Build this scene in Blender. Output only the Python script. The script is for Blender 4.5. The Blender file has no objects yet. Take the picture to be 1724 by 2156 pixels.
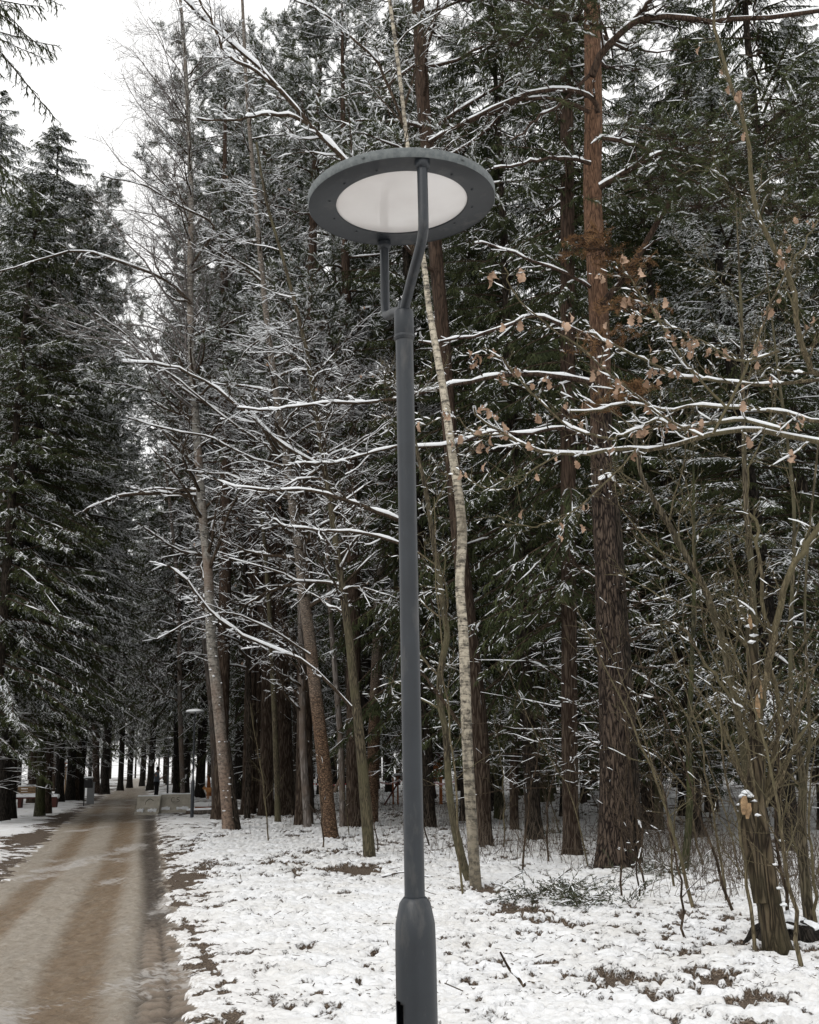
import bpy, math, random
import numpy as np
from mathutils import Matrix, Vector
R = math.radians
sc = bpy.context.scene
COL = sc.collection

# ------------------------------------------------------------------ camera
F = 2350.0                      # focal length in units of a 1724-wide frame
CAMZ = 1.6
PITCH = math.degrees(math.atan((1614 - 1078) / F))
ROLL = 0.8
cam = bpy.data.cameras.new("camera")
cam.sensor_fit = 'HORIZONTAL'
cam.sensor_width = 36.0
cam.lens = 36.0 * F / 1724.0
cam.clip_start = 0.05
cam.clip_end = 3000
camo = bpy.data.objects.new("camera", cam)
COL.objects.link(camo)
RM = Matrix.Rotation(R(90 + PITCH), 3, 'X') @ Matrix.Rotation(R(-ROLL), 3, 'Z')
camo.matrix_world = Matrix.Translation((0, 0, CAMZ)) @ RM.to_4x4()
sc.camera = camo
RMn = np.array(RM)

# ------------------------------------------------------------------ light
SUN_EL, SUN_AZ = 48.0, 215.0     # soft daylight through cloud, from behind left
w = bpy.data.worlds.new("World")
sc.world = w
w.use_nodes = True
nt = w.node_tree
nt.nodes.clear()
sky = nt.nodes.new('ShaderNodeTexSky')
sky.sky_type = 'NISHITA'
sky.sun_disc = False
sky.sun_elevation = R(SUN_EL)
sky.sun_rotation = R(SUN_AZ)
sky.air_density = 1.0
sky.dust_density = 4.0
hs = nt.nodes.new('ShaderNodeHueSaturation')
hs.inputs['Saturation'].default_value = 0.10
tc = nt.nodes.new('ShaderNodeTexCoord')
cn = nt.nodes.new('ShaderNodeTexNoise')
cn.inputs['Scale'].default_value = 2.2
cn.inputs['Detail'].default_value = 5
cr = nt.nodes.new('ShaderNodeMapRange')
cr.inputs['From Min'].default_value = 0.3
cr.inputs['From Max'].default_value = 0.7
cr.inputs['To Min'].default_value = 9.0
cr.inputs['To Max'].default_value = 11.0
mx = nt.nodes.new('ShaderNodeMix')
mx.data_type = 'RGBA'
mx.inputs[0].default_value = 0.8
bgn = nt.nodes.new('ShaderNodeBackground')
bgn.inputs['Strength'].default_value = 0.10
out = nt.nodes.new('ShaderNodeOutputWorld')
vm = nt.nodes.new('ShaderNodeVectorMath')
vm.operation = 'SCALE'
vm.inputs[0].default_value = (1.0, 0.995, 0.985)
nt.links.new(tc.outputs['Generated'], cn.inputs['Vector'])
nt.links.new(cn.outputs['Fac'], cr.inputs['Value'])
nt.links.new(cr.outputs[0], vm.inputs['Scale'])
nt.links.new(sky.outputs[0], hs.inputs['Color'])
nt.links.new(hs.outputs[0], mx.inputs[6])
nt.links.new(vm.outputs[0], mx.inputs[7])
nt.links.new(mx.outputs[2], bgn.inputs[0])
nt.links.new(bgn.outputs[0], out.inputs[0])

sl = bpy.data.lights.new("sun", 'SUN')
sl.energy = 0.55
sl.angle = R(25)
sl.color = (1.0, 0.97, 0.93)
so = bpy.data.objects.new("sun", sl)
COL.objects.link(so)
so.rotation_euler = (R(90 - SUN_EL), 0, R(180 - SUN_AZ))

sc.view_settings.view_transform = 'Standard'
sc.view_settings.look = 'None'
sc.view_settings.gamma = 1
sc.view_settings.exposure = 0.44
sc.cycles.max_bounces = 6
sc.cycles.diffuse_bounces = 3

# ------------------------------------------------------------------ placement helpers
def ray(u, v):
    d = RMn @ np.array([(u - 862) / F, (1078 - v) / F, -1.0])
    return d
def P(u, v, D):
    d = ray(u, v)
    return np.array([0, 0, CAMZ]) + d * (D / d[1])
def G(u, v):
    d = ray(u, v)
    t = -CAMZ / d[2]
    return np.array([0, 0, CAMZ]) + d * t
def pxm(p):
    """frame units per metre at point p"""
    dep = -(RMn.T @ (np.array(p) - np.array([0, 0, CAMZ])))[2]
    return F / dep

# ------------------------------------------------------------------ noise
def _h(ix, iy, s):
    n = (ix.astype(np.int64) * 374761393 + iy.astype(np.int64) * 668265263 + s * 1442695041) & 0x7fffffff
    n = ((n ^ (n >> 13)) * 1274126177) & 0x7fffffff
    n = (n ^ (n >> 16)) & 0xffffff
    return n / float(0xffffff)
def vnoise(x, y, s=0):
    ix = np.floor(x); iy = np.floor(y)
    fx = x - ix; fy = y - iy
    fx = fx * fx * (3 - 2 * fx); fy = fy * fy * (3 - 2 * fy)
    a = _h(ix, iy, s); b = _h(ix + 1, iy, s); c = _h(ix, iy + 1, s); d = _h(ix + 1, iy + 1, s)
    return (a * (1 - fx) + b * fx) * (1 - fy) + (c * (1 - fx) + d * fx) * fy
def fbm(x, y, s=0, o=4):
    v = 0; a = .5; t = 0
    for k in range(o):
        v = v + a * vnoise(x, y, s + k * 17); t += a
        x = x * 2.03 + 3.1; y = y * 2.03 + 7.7; a *= .5
    return v / t
def sst(a, b, x):
    t = np.clip((x - a) / (b - a), 0, 1)
    return t * t * (3 - 2 * t)

# ------------------------------------------------------------------ materials
def newmat(name):
    m = bpy.data.materials.new(name)
    m.use_nodes = True
    b = m.node_tree.nodes['Principled BSDF']
    return m, m.node_tree, b
def node(nt, t, **kw):
    n = nt.nodes.new(t)
    for k, v in kw.items():
        if isinstance(v, tuple) and k.startswith('i_'):
            n.inputs[k[2:]].default_value = v
        elif k.startswith('i_'):
            n.inputs[k[2:]].default_value = v
        else:
            setattr(n, k, v)
    return n
def ramp(nt, fac, stops):
    r = nt.nodes.new('ShaderNodeValToRGB')
    e = r.color_ramp.elements
    while len(e) < len(stops):
        e.new(0.5)
    for k, (p, c) in enumerate(stops):
        e[k].position = p
        e[k].color = (*c, 1) if len(c) == 3 else c
    nt.links.new(fac, r.inputs[0])
    return r.outputs[0]
def coords(nt, scale=(1, 1, 1), kind='Object', rnd=True):
    t = nt.nodes.new('ShaderNodeTexCoord')
    m = nt.nodes.new('ShaderNodeMapping')
    m.inputs['Scale'].default_value = scale
    nt.links.new(t.outputs[kind], m.inputs['Vector'])
    if rnd:
        oi = nt.nodes.new('ShaderNodeObjectInfo')
        mm = nt.nodes.new('ShaderNodeMath'); mm.operation = 'MULTIPLY'; mm.inputs[1].default_value = 37.0
        nt.links.new(oi.outputs['Random'], mm.inputs[0])
        nt.links.new(mm.outputs[0], m.inputs['Location'])
    return m.outputs[0]
def noise(nt, vec, scale, detail=4, rough=.55):
    n = nt.nodes.new('ShaderNodeTexNoise')
    n.inputs['Scale'].default_value = scale
    n.inputs['Detail'].default_value = detail
    n.inputs['Roughness'].default_value = rough
    nt.links.new(vec, n.inputs['Vector'])
    return n.outputs['Fac']
def bump(nt, b, h, strength=.5, dist=.02):
    n = nt.nodes.new('ShaderNodeBump')
    n.inputs['Strength'].default_value = strength
    n.inputs['Distance'].default_value = dist
    nt.links.new(h, n.inputs['Height'])
    nt.links.new(n.outputs[0], b.inputs['Normal'])
def mixc(nt, fac, a, b):
    m = nt.nodes.new('ShaderNodeMix'); m.data_type = 'RGBA'
    if isinstance(fac, float): m.inputs[0].default_value = fac
    else: nt.links.new(fac, m.inputs[0])
    for i, c in ((6, a), (7, b)):
        if isinstance(c, tuple): m.inputs[i].default_value = (*c, 1)
        else: nt.links.new(c, m.inputs[i])
    return m.outputs[2]
def mth(nt, op, a, b=None, clamp=False):
    m = nt.nodes.new('ShaderNodeMath'); m.operation = op; m.use_clamp = clamp
    for i, c in ((0, a), (1, b)):
        if c is None: continue
        if isinstance(c, (int, float)): m.inputs[i].default_value = c
        else: nt.links.new(c, m.inputs[i])
    return m.outputs[0]

M = {}
def simple(name, col, rough=.7, var=.0, sc_=8, spec=.3, metal=0):
    m, nt, b = newmat(name)
    b.inputs['Roughness'].default_value = rough
    b.inputs['Specular IOR Level'].default_value = spec
    b.inputs['Metallic'].default_value = metal
    if var:
        v = coords(nt)
        n = noise(nt, v, sc_)
        c = ramp(nt, n, [(.3, tuple(x * (1 - var) for x in col)), (.7, tuple(x * (1 + var) for x in col))])
        nt.links.new(c, b.inputs['Base Color'])
    else:
        b.inputs['Base Color'].default_value = (*col, 1)
    M[name] = m
    return m

m, nt, b = newmat('snow')
v = coords(nt, rnd=False)
b.inputs['Base Color'].default_value = (.84, .86, .88, 1)
b.inputs['Roughness'].default_value = .75
b.inputs['Specular IOR Level'].default_value = .15
bump(nt, b, noise(nt, v, 30, 3), .5, .01)
M['snow'] = m

def bark(name, dark, light, zs=.14, scale=26, bumpd=.03, moss=None, top=None, topz=(6, 9)):
    m, nt, b = newmat(name)
    v = coords(nt, (1, 1, zs))
    n1 = noise(nt, v, scale, 6, .6)
    vo = nt.nodes.new('ShaderNodeTexVoronoi')
    vo.feature = 'DISTANCE_TO_EDGE'
    vo.inputs['Scale'].default_value = scale * .8
    wv = nt.nodes.new('ShaderNodeVectorMath'); wv.operation = 'ADD'
    nn = nt.nodes.new('ShaderNodeTexNoise'); nn.inputs['Scale'].default_value = scale * .4
    nt.links.new(v, nn.inputs['Vector'])
    sc3 = nt.nodes.new('ShaderNodeVectorMath'); sc3.operation = 'SCALE'; sc3.inputs['Scale'].default_value = .20
    nt.links.new(nn.outputs['Color'], sc3.inputs[0])
    nt.links.new(v, wv.inputs[0]); nt.links.new(sc3.outputs[0], wv.inputs[1])
    nt.links.new(wv.outputs[0], vo.inputs['Vector'])
    e = mth(nt, 'MULTIPLY', vo.outputs['Distance'], 4.0, True)
    h = mth(nt, 'MULTIPLY', e, n1)
    fine = noise(nt, v, scale * 3.2, 3, .7)
    h = mth(nt, 'MULTIPLY', h, mth(nt, 'ADD', .35, mth(nt, 'MULTIPLY', fine, 1.2)))
    c = ramp(nt, h, [(.06, dark), (.42, light), (.8, tuple(min(1, x * 1.7) for x in light))])
    v2 = coords(nt)
    n2 = noise(nt, v2, 1.6, 5)
    if moss:
        f = ramp(nt, n2, [(.42, (0, 0, 0)), (.62, (.8, .8, .8))])
        c = mixc(nt, f, c, moss)
    if top:
        g = nt.nodes.new('ShaderNodeTexCoord')
        s = nt.nodes.new('ShaderNodeSeparateXYZ')
        nt.links.new(g.outputs['Object'], s.inputs[0])
        mr = nt.nodes.new('ShaderNodeMapRange')
        mr.inputs['From Min'].default_value = topz[0]; mr.inputs['From Max'].default_value = topz[1]
        zz = mth(nt, 'ADD', s.outputs['Z'], mth(nt, 'MULTIPLY', n2, 5.0))
        nt.links.new(zz, mr.inputs['Value'])
        tt = ramp(nt, mth(nt, 'MULTIPLY', n1, mth(nt, 'ADD', .55, mth(nt, 'MULTIPLY', e, .5))), [(.26, tuple(x * .28 for x in top)), (.36, tuple(x * .7 for x in top)), (.55, top), (.7, tuple(x * 1.35 for x in top))])
        c = mixc(nt, mr.outputs[0], c, tt)
    nt.links.new(c, b.inputs['Base Color'])
    b.inputs['Roughness'].default_value = .9
    b.inputs['Specular IOR Level'].default_value = .15
    bump(nt, b, h, .9, bumpd)
    M[name] = m
bark('bark_dark', (.010, .008, .006), (.06, .047, .036))
bark('bark_black', (.006, .005, .004), (.03, .025, .02))
bark('bark_pine', (.008, .005, .004), (.085, .063, .048), zs=.2, scale=22, bumpd=.04, top=(.20, .115, .073), topz=(9.5, 12.5))
bark('bark_redpine', (.02, .012, .008), (.07, .053, .039), scale=20, top=(.082, .055, .040), topz=(6, 11))
bark('bark_moss', (.012, .012, .007), (.075, .07, .045), scale=30, moss=(.05, .055, .02))
bark('bark_green', (.022, .018, .012), (.11, .092, .062), scale=34, bumpd=.008, moss=(.085, .078, .045))
bark('bark_snag', (.018, .013, .009), (.115, .09, .058), scale=22, bumpd=.04, moss=(.062, .054, .032))
bark('bark_orange', (.035, .022, .014), (.165, .105, .068), zs=2.2, scale=16, bumpd=.012, top=(.22, .19, .16), topz=(5, 9))
bark('bark_twig', (.024, .017, .011), (.075, .055, .038), scale=30, bumpd=.005)
bark('bark_frost', (.09, .08, .075), (.20, .18, .17), scale=40, bumpd=.003)
bark('bark_olive', (.045, .036, .022), (.145, .118, .075), scale=40, bumpd=.004, moss=(.12, .105, .06))
bark('bark_grey', (.07, .06, .052), (.19, .17, .155), scale=20, bumpd=.008, moss=(.12, .09, .07))

def birch(name, white, dk, lo=(.09, .075, .05), loz=(.5, 5)):
    m, nt, b = newmat(name)
    v = coords(nt, (2.2, 2.2, 22))
    n1 = noise(nt, v, 1.0, 4, .7)
    v2 = coords(nt, (1, 1, 1))
    n2 = noise(nt, v2, 15, 5, .65)
    v3 = coords(nt, (1, 1, .5))
    n3 = noise(nt, v3, 2.0, 4)
    c1 = ramp(nt, n1, [(.44, dk), (.50, white)])
    c2 = ramp(nt, n2, [(.46, tuple(x * .10 for x in white)), (.53, white)])
    c = mixc(nt, .5, c1, c2)
    f = ramp(nt, n3, [(.5, (0, 0, 0)), (.7, (.75, .75, .75))])
    c = mixc(nt, f, c, lo)
    g = nt.nodes.new('ShaderNodeTexCoord'); s = nt.nodes.new('ShaderNodeSeparateXYZ')
    nt.links.new(g.outputs['Object'], s.inputs[0])
    mr = nt.nodes.new('ShaderNodeMapRange')
    mr.inputs['From Min'].default_value = loz[0]; mr.inputs['From Max'].default_value = loz[1]
    mr.inputs['To Min'].default_value = .9; mr.inputs['To Max'].default_value = .0
    nt.links.new(s.outputs['Z'], mr.inputs['Value'])
    cl = ramp(nt, n2, [(.35, tuple(x * .3 for x in lo)), (.65, tuple(x * 1.5 for x in lo))])
    c = mixc(nt, mr.outputs[0], c, cl)
    nt.links.new(c, b.inputs['Base Color'])
    b.inputs['Roughness'].default_value = .8
    bump(nt, b, n2, .5, .012)
    M[name] = m
birch('bark_birch', (.47, .42, .33), (.04, .03, .022), loz=(-.5, 4.0))
birch('bark_aspen', (.27, .255, .225), (.05, .04, .03), lo=(.15, .10, .07), loz=(.5, 5))

def foliage(name, a, bcol):
    m, nt, b = newmat(name)
    g = nt.nodes.new('ShaderNodeTexCoord')
    n = noise(nt, g.outputs['Object'], 1.3, 3)
    n2 = noise(nt, g.outputs['Object'], 14, 2)
    f = mth(nt, 'ADD', mth(nt, 'MULTIPLY', n, .6), mth(nt, 'MULTIPLY', n2, .4))
    c = ramp(nt, f, [(.38, a), (.62, bcol)])
    nt.links.new(c, b.inputs['Base Color'])
    b.inputs['Roughness'].default_value = .75
    b.inputs['Specular IOR Level'].default_value = .15
    M[name] = m
foliage('needles_spruce', (.018, .025, .010), (.062, .072, .028))
foliage('needles_pine', (.026, .036, .015), (.080, .094, .038))
foliage('needles_light', (.034, .044, .022), (.08, .092, .046))
foliage('dry_leaf', (.20, .125, .08), (.44, .31, .225))
foliage('dry_needles', (.14, .075, .035), (.24, .14, .07))
foliage('low_green', (.028, .034, .018), (.065, .072, .04))
simple('twig_ground', (.095, .075, .056), .9, .3, 3)
simple('log_end', (.30, .2, .12), .8, .3, 20)

m, nt, b = newmat('lamp_paint')
v = coords(nt, rnd=False)
n1 = noise(nt, v, 3.0, 6, .65)
n2 = noise(nt, coords(nt, (1, 1, .3), rnd=False), 14, 5, .7)
c = ramp(nt, n1, [(.35, (.013, .016, .020)), (.62, (.023, .028, .034))])
f = ramp(nt, n2, [(.54, (0, 0, 0)), (.74, (.5, .5, .5))])
c = mixc(nt, f, c, (.105, .10, .093))
nt.links.new(c, b.inputs['Base Color'])
b.inputs['Roughness'].default_value = .40
b.inputs['Specular IOR Level'].default_value = .45
bump(nt, b, noise(nt, v, 260, 2), .12, .002)
M['lamp_paint'] = m
m, nt, b = newmat('lamp_rim')
n1 = noise(nt, v if False else coords(nt, rnd=False), 55, 5, .7)
c = ramp(nt, n1, [(.35, (.080, .092, .095)), (.65, (.15, .165, .165))])
nt.links.new(c, b.inputs['Base Color'])
b.inputs['Roughness'].default_value = .7
M['lamp_rim'] = m
m, nt, b = newmat('diffuser')
n1 = noise(nt, coords(nt, (1, 1, 1), rnd=False), 5, 4)
c = ramp(nt, n1, [(.35, (.86, .83, .815)), (.65, (.93, .905, .89))])
nt.links.new(c, b.inputs['Base Color'])
b.inputs['Roughness'].default_value = .14
b.inputs['Transmission Weight'].default_value = 0.0
b.inputs['Subsurface Weight'].default_value = 0.0
M['diffuser'] = m
simple('hole_black', (.004, .004, .004), .9)
simple('lamp_glass_far', (.5, .5, .49), .4)
simple('concrete', (.42, .39, .33), .9, .22, 5)
simple('concrete_mark', (.04, .035, .03), .9)
simple('cloth_jacket', (.12, .14, .17), .85, .2, 12)
simple('cloth_dark', (.008, .008, .010), .9)
simple('skin', (.42, .24, .17), .6)
simple('hair', (.05, .04, .03), .8)
simple('dog_fur', (.42, .20, .075), .9, .25, 9)
simple('dog_white', (.62, .58, .52), .9, .1, 9)
simple('wood_orange', (.30, .10, .03), .7, .3, 6)
simple('wood_red', (.07, .02, .014), .7, .2, 6)
simple('wood_bench', (.28, .19, .11), .8, .25, 9)
simple('iron', (.012, .012, .013), .6)
simple('metal_grey', (.20, .21, .215), .6, .1, 5)
simple('tape_red', (.55, .05, .05), .5)
simple('tape_white', (.75, .73, .72), .5)
simple('split_wood', (.27, .18, .10), .8, .5, 30)

# ------------------------------------------------------------------ mesh buffer
class MB:
    def __init__(s):
        s.V = []; s.Fq = []; s.Ft = []; s.n = 0
    def add(s, V, Q=None, T=None, mat=0):
        V = np.asarray(V, float).reshape(-1, 3)
        if Q is not None and len(Q):
            Q = np.asarray(Q, np.int64).reshape(-1, 4)
            s.Fq.append((Q + s.n, mat))
        if T is not None and len(T):
            T = np.asarray(T, np.int64).reshape(-1, 3)
            s.Ft.append((T + s.n, mat))
        s.V.append(V); s.n += len(V)
    def tubes(s, Pt, Rd, k=4, mat=0, squash=1.0, cap=False):
        Pt = np.asarray(Pt, float); Rd = np.asarray(Rd, float)
        if Pt.ndim == 2: Pt = Pt[None]; Rd = Rd[None]
        T, n, _ = Pt.shape
        if T == 0: return
        tg = np.gradient(Pt, axis=1)
        tg /= np.linalg.norm(tg, axis=2, keepdims=True) + 1e-9
        mean = np.abs(tg[:, :, 2]).mean(1)
        ref = np.where((mean > .8)[:, None], np.array([0, 1., 0]), np.array([0, 0, 1.]))[:, None, :]
        a = np.cross(np.broadcast_to(ref, tg.shape), tg)
        a /= np.linalg.norm(a, axis=2, keepdims=True) + 1e-9
        bb = np.cross(tg, a)
        if T <= 3 and n > 6:
            for t_ in range(T):
                v = np.eye(3)[int(np.argmin(np.abs(tg[t_, 0])))]
                for j in range(n):
                    v = v - (v @ tg[t_, j]) * tg[t_, j]; v = v / (np.linalg.norm(v) + 1e-9); a[t_, j] = v
            bb = np.cross(tg, a)
        ang = np.arange(k) * 2 * np.pi / k + (np.pi / k)
        ca = np.cos(ang)[None, None, :, None]; sa = np.sin(ang)[None, None, :, None] * squash
        V = Pt[:, :, None, :] + Rd[:, :, None, None] * (ca * a[:, :, None, :] + sa * bb[:, :, None, :])
        idx = np.arange(T * n * k).reshape(T, n, k)
        i0 = idx[:, :-1, :]; i1 = idx[:, 1:, :]
        q = np.stack([i0, np.roll(i0, -1, 2), np.roll(i1, -1, 2), i1], -1).reshape(-1, 4)
        nv = V.reshape(-1, 3)
        s.add(nv, q, None, mat)
        if cap and k == 4:
            pass
        if cap:
            for t in range(T):
                for e, c in ((0, Pt[t, 0]), (n - 1, Pt[t, -1])):
                    ring = V[t, e]
                    cv = np.vstack([ring, c[None]])
                    tr = [[j, (j + 1) % k, k] if e else [(j + 1) % k, j, k] for j in range(k)]
                    s.add(cv, None, tr, mat)
    def snow(s, Pt, Rd, mat, base=.008, mul=.9, p=.75, rng=None, k=4, maxslope=.85):
        base = base * .8
        Pt = np.asarray(Pt, float); Rd = np.asarray(Rd, float)
        if Pt.ndim == 2: Pt = Pt[None]; Rd = Rd[None]
        if Pt.shape[0] == 0: return
        tg = np.gradient(Pt, axis=1)
        tg /= np.linalg.norm(tg, axis=2, keepdims=True) + 1e-9
        fl = np.clip((maxslope - np.abs(tg[:, :, 2])) * 3.5, 0, 1)
        r = rng.random(Rd.shape)
        msk = np.where(r < p * .93, .45 + .85 * rng.random(Rd.shape), 0.0)
        S = (base + Rd * mul) * fl * msk
        keep = S.max(1) > 1e-4
        Pt, Rd, S = Pt[keep], Rd[keep], S[keep]
        C = Pt.copy(); C[:, :, 2] += Rd * .75 + S * .25 * (S > 0) - (S <= 0) * Rd * .6
        s.tubes(C, S, k, mat, .9)
    def box(s, c, d, mat=0, rot=None, taper=None):
        c = np.array(c, float); d = np.array(d, float) / 2
        V = np.array([[x, y, z] for z in (-1, 1) for y in (-1, 1) for x in (-1, 1)], float)
        if taper:
            V[4:, :2] *= np.array(taper)
        V = V * d
        if rot is not None: V = V @ np.array(rot).T
        s.add(V + c, [[0, 2, 3, 1], [4, 5, 7, 6], [0, 1, 5, 4], [2, 6, 7, 3], [0, 4, 6, 2], [1, 3, 7, 5]], None, mat)
    def lathe(s, prof, k=32, mat=0, c=(0, 0, 0), cap=True):
        prof = np.array(prof, float); n = len(prof)
        a = np.arange(k) * 2 * np.pi / k
        V = np.stack([prof[:, 0, None] * np.cos(a), prof[:, 0, None] * np.sin(a), np.repeat(prof[:, 1, None], k, 1)], -1)
        idx = np.arange(n * k).reshape(n, k)
        i0 = idx[:-1]; i1 = idx[1:]
        q = np.stack([i0, np.roll(i0, -1, 1), np.roll(i1, -1, 1), i1], -1).reshape(-1, 4)
        s.add(V.reshape(-1, 3) + np.array(c), q, None, mat)
    def build(s, name, mats, parent=None, smooth=True, loc=None):
        V = np.vstack(s.V) if s.V else np.zeros((0, 3))
        me = bpy.data.meshes.new(name)
        nq = sum(len(f) for f, _ in s.Fq); ntr = sum(len(f) for f, _ in s.Ft)
        me.vertices.add(len(V)); me.vertices.foreach_set('co', V.astype(np.float32).ravel())
        parts = [f.ravel() for f, _ in s.Fq] + [f.ravel() for f, _ in s.Ft]
        L = np.concatenate(parts) if parts else np.zeros(0, int)
        me.loops.add(len(L)); me.loops.foreach_set('vertex_index', L.astype(np.int32))
        tot = np.concatenate([np.full(nq, 4), np.full(ntr, 3)]).astype(np.int32)
        st = np.concatenate([[0], np.cumsum(tot)[:-1]]).astype(np.int32) if len(tot) else tot
        me.polygons.add(len(tot)); me.polygons.foreach_set('loop_start', st)
        mi = np.concatenate([np.full(len(f), k) for f, k in s.Fq] + [np.full(len(f), k) for f, k in s.Ft]).astype(np.int32)
        me.polygons.foreach_set('material_index', mi)
        me.polygons.foreach_set('use_smooth', np.full(len(tot), smooth))
        for mt in (mats if isinstance(mats, (list, tuple)) else [mats]):
            me.materials.append(M[mt] if isinstance(mt, str) else mt)
        me.update(calc_edges=True)
        o = bpy.data.objects.new(name, me)
        COL.objects.link(o)
        if parent: o.parent = parent
        if loc is not None: o.location = tuple(loc)
        return o

def empty(name, loc=(0, 0, 0), rz=0, label=None, cat=None, group=None):
    o = bpy.data.objects.new(name, None)
    o.empty_display_size = .2
    COL.objects.link(o)
    o.location = tuple(loc); o.rotation_euler = (0, 0, rz)
    tag(o, label, cat, group)
    return o
def tag(o, label=None, cat=None, group=None, kind=None):
    if label: o['label'] = label
    if cat: o['category'] = cat
    if group: o['group'] = group
    if kind: o['kind'] = kind
    return o
def copy_tree(o, parent=None):
    c = o.copy(); COL.objects.link(c)
    if parent: c.parent = parent
    for ch in list(o.children): copy_tree(ch, c)
    return c

# ------------------------------------------------------------------ ground and road
def edge(px):
    g = np.array([G(u, v)[:2] for u, v in px])
    g = g[np.argsort(g[:, 1])]
    def f(y):
        r = np.interp(y, g[:, 1], g[:, 0])
        s0 = (g[1, 0] - g[0, 0]) / (g[1, 1] - g[0, 1]); s1 = (g[-1, 0] - g[-3, 0]) / (g[-1, 1] - g[-3, 1])
        r = np.where(y < g[0, 1], g[0, 0] + s0 * (y - g[0, 1]), r)
        r = np.where(y > g[-1, 1], g[-1, 0] + s1 * (y - g[-1, 1]), r)
        return r
    return f
ER = edge([(408, 2156), (392, 2060), (368, 1950), (350, 1850), (340, 1790), (333, 1740), (327, 1715), (318, 1690), (311, 1668), (309, 1652), (308, 1641)])
EL = edge([(-150, 2000), (0, 1862), (60, 1800), (118, 1745), (165, 1712), (200, 1690), (228, 1670), (246, 1656), (275, 1643)])
def band(px):
    c = edge([(u, v) for u, v, _ in px])
    ws = np.array([[G(u, v)[1], w_ / pxm(G(u, v)) / 2] for u, v, w_ in px]); ws = ws[np.argsort(ws[:, 0])]
    def f(x, y, soft=.12):
        hw = np.interp(y, ws[:, 0], ws[:, 1])
        return 1 - sst(hw * (1 - .35) - soft * .2, hw + soft, np.abs(x - c(y)))
    return f
T1 = band([(268, 1690, 22), (264, 1740, 42), (238, 1830, 62), (195, 1930, 95), (160, 2030, 125), (120, 2156, 165)])
T2 = band([(222, 1690, 18), (182, 1740, 34), (118, 1820, 46), (40, 1900, 60), (-60, 1990, 80), (-200, 2150, 100)])
TM = band([(318, 1715, 26), (318, 1790, 40), (325, 1850, 42), (335, 1950, 64), (346, 2050, 104), (352, 2156, 128)])
RA = band([(350, 1940, 26), (370, 2020, 44), (384, 2080, 54), (392, 2156, 62)])
RB = band([(318, 1940, 26), (322, 2020, 44), (325, 2080, 56), (322, 2156, 66)])
GT = band([(395, 1950, 5), (430, 2020, 12), (470, 2080, 20), (500, 2156, 34)])
DIRT = []
for (u, v_, a, b_, s_) in [(405, 1848, 55, 30, .9), (355, 1800, 40, 30, .7), (640, 1805, 80, 10, .6), (740, 1838, 95, 12, 1), (600, 1822, 90, 9, .75),
                       (1085, 1925, 70, 14, .95), (1170, 1950, 80, 14, .85), (1290, 2080, 80, 20, .6), (1500, 2072, 60, 20, .75), (1430, 2020, 70, 12, .7), (1600, 2006, 90, 16, 1.0),
                       (1380, 2105, 60, 18, .7), (1560, 2130, 60, 16, .6), (560, 1712, 150, 9, .9), (480, 1735, 60, 8, .9), (1000, 1990, 60, 14, .45), (1015, 1880, 45, 8, .9),
                       (640, 2010, 40, 10, .25), (430, 1712, 70, 8, .8), (760, 1720, 90, 8, .4), (60, 1765, 80, 16, 1.0), (150, 1718, 60, 7, .9)] + [(700, 1985, 7, 5, 1.1), (742, 1998, 12, 5, 1.1), (760, 1992, 6, 4, 1), (790, 2012, 9, 5, 1.1), (775, 2040, 14, 7, 1.3), (735, 2062, 8, 5, 1.1), (722, 2073, 9, 6, 1.2), (757, 2074, 9, 8, 1.3), (800, 2075, 6, 4, 1), (812, 2090, 9, 6, 1.2), (838, 2104, 8, 5, 1.1), (690, 2040, 7, 4, 1), (850, 2055, 9, 4, 1), (835, 2088, 10, 5, 1.1), (900, 2070, 8, 5, 1), (665, 2095, 8, 4, 1)]:
    g = G(u, v_); g2 = G(u, v_ - b_); g3 = G(u, v_ + b_)
    DIRT.append((g[0], g[1], a / pxm(g), abs(g2[1] - g3[1]) / 2, s_))

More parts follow.
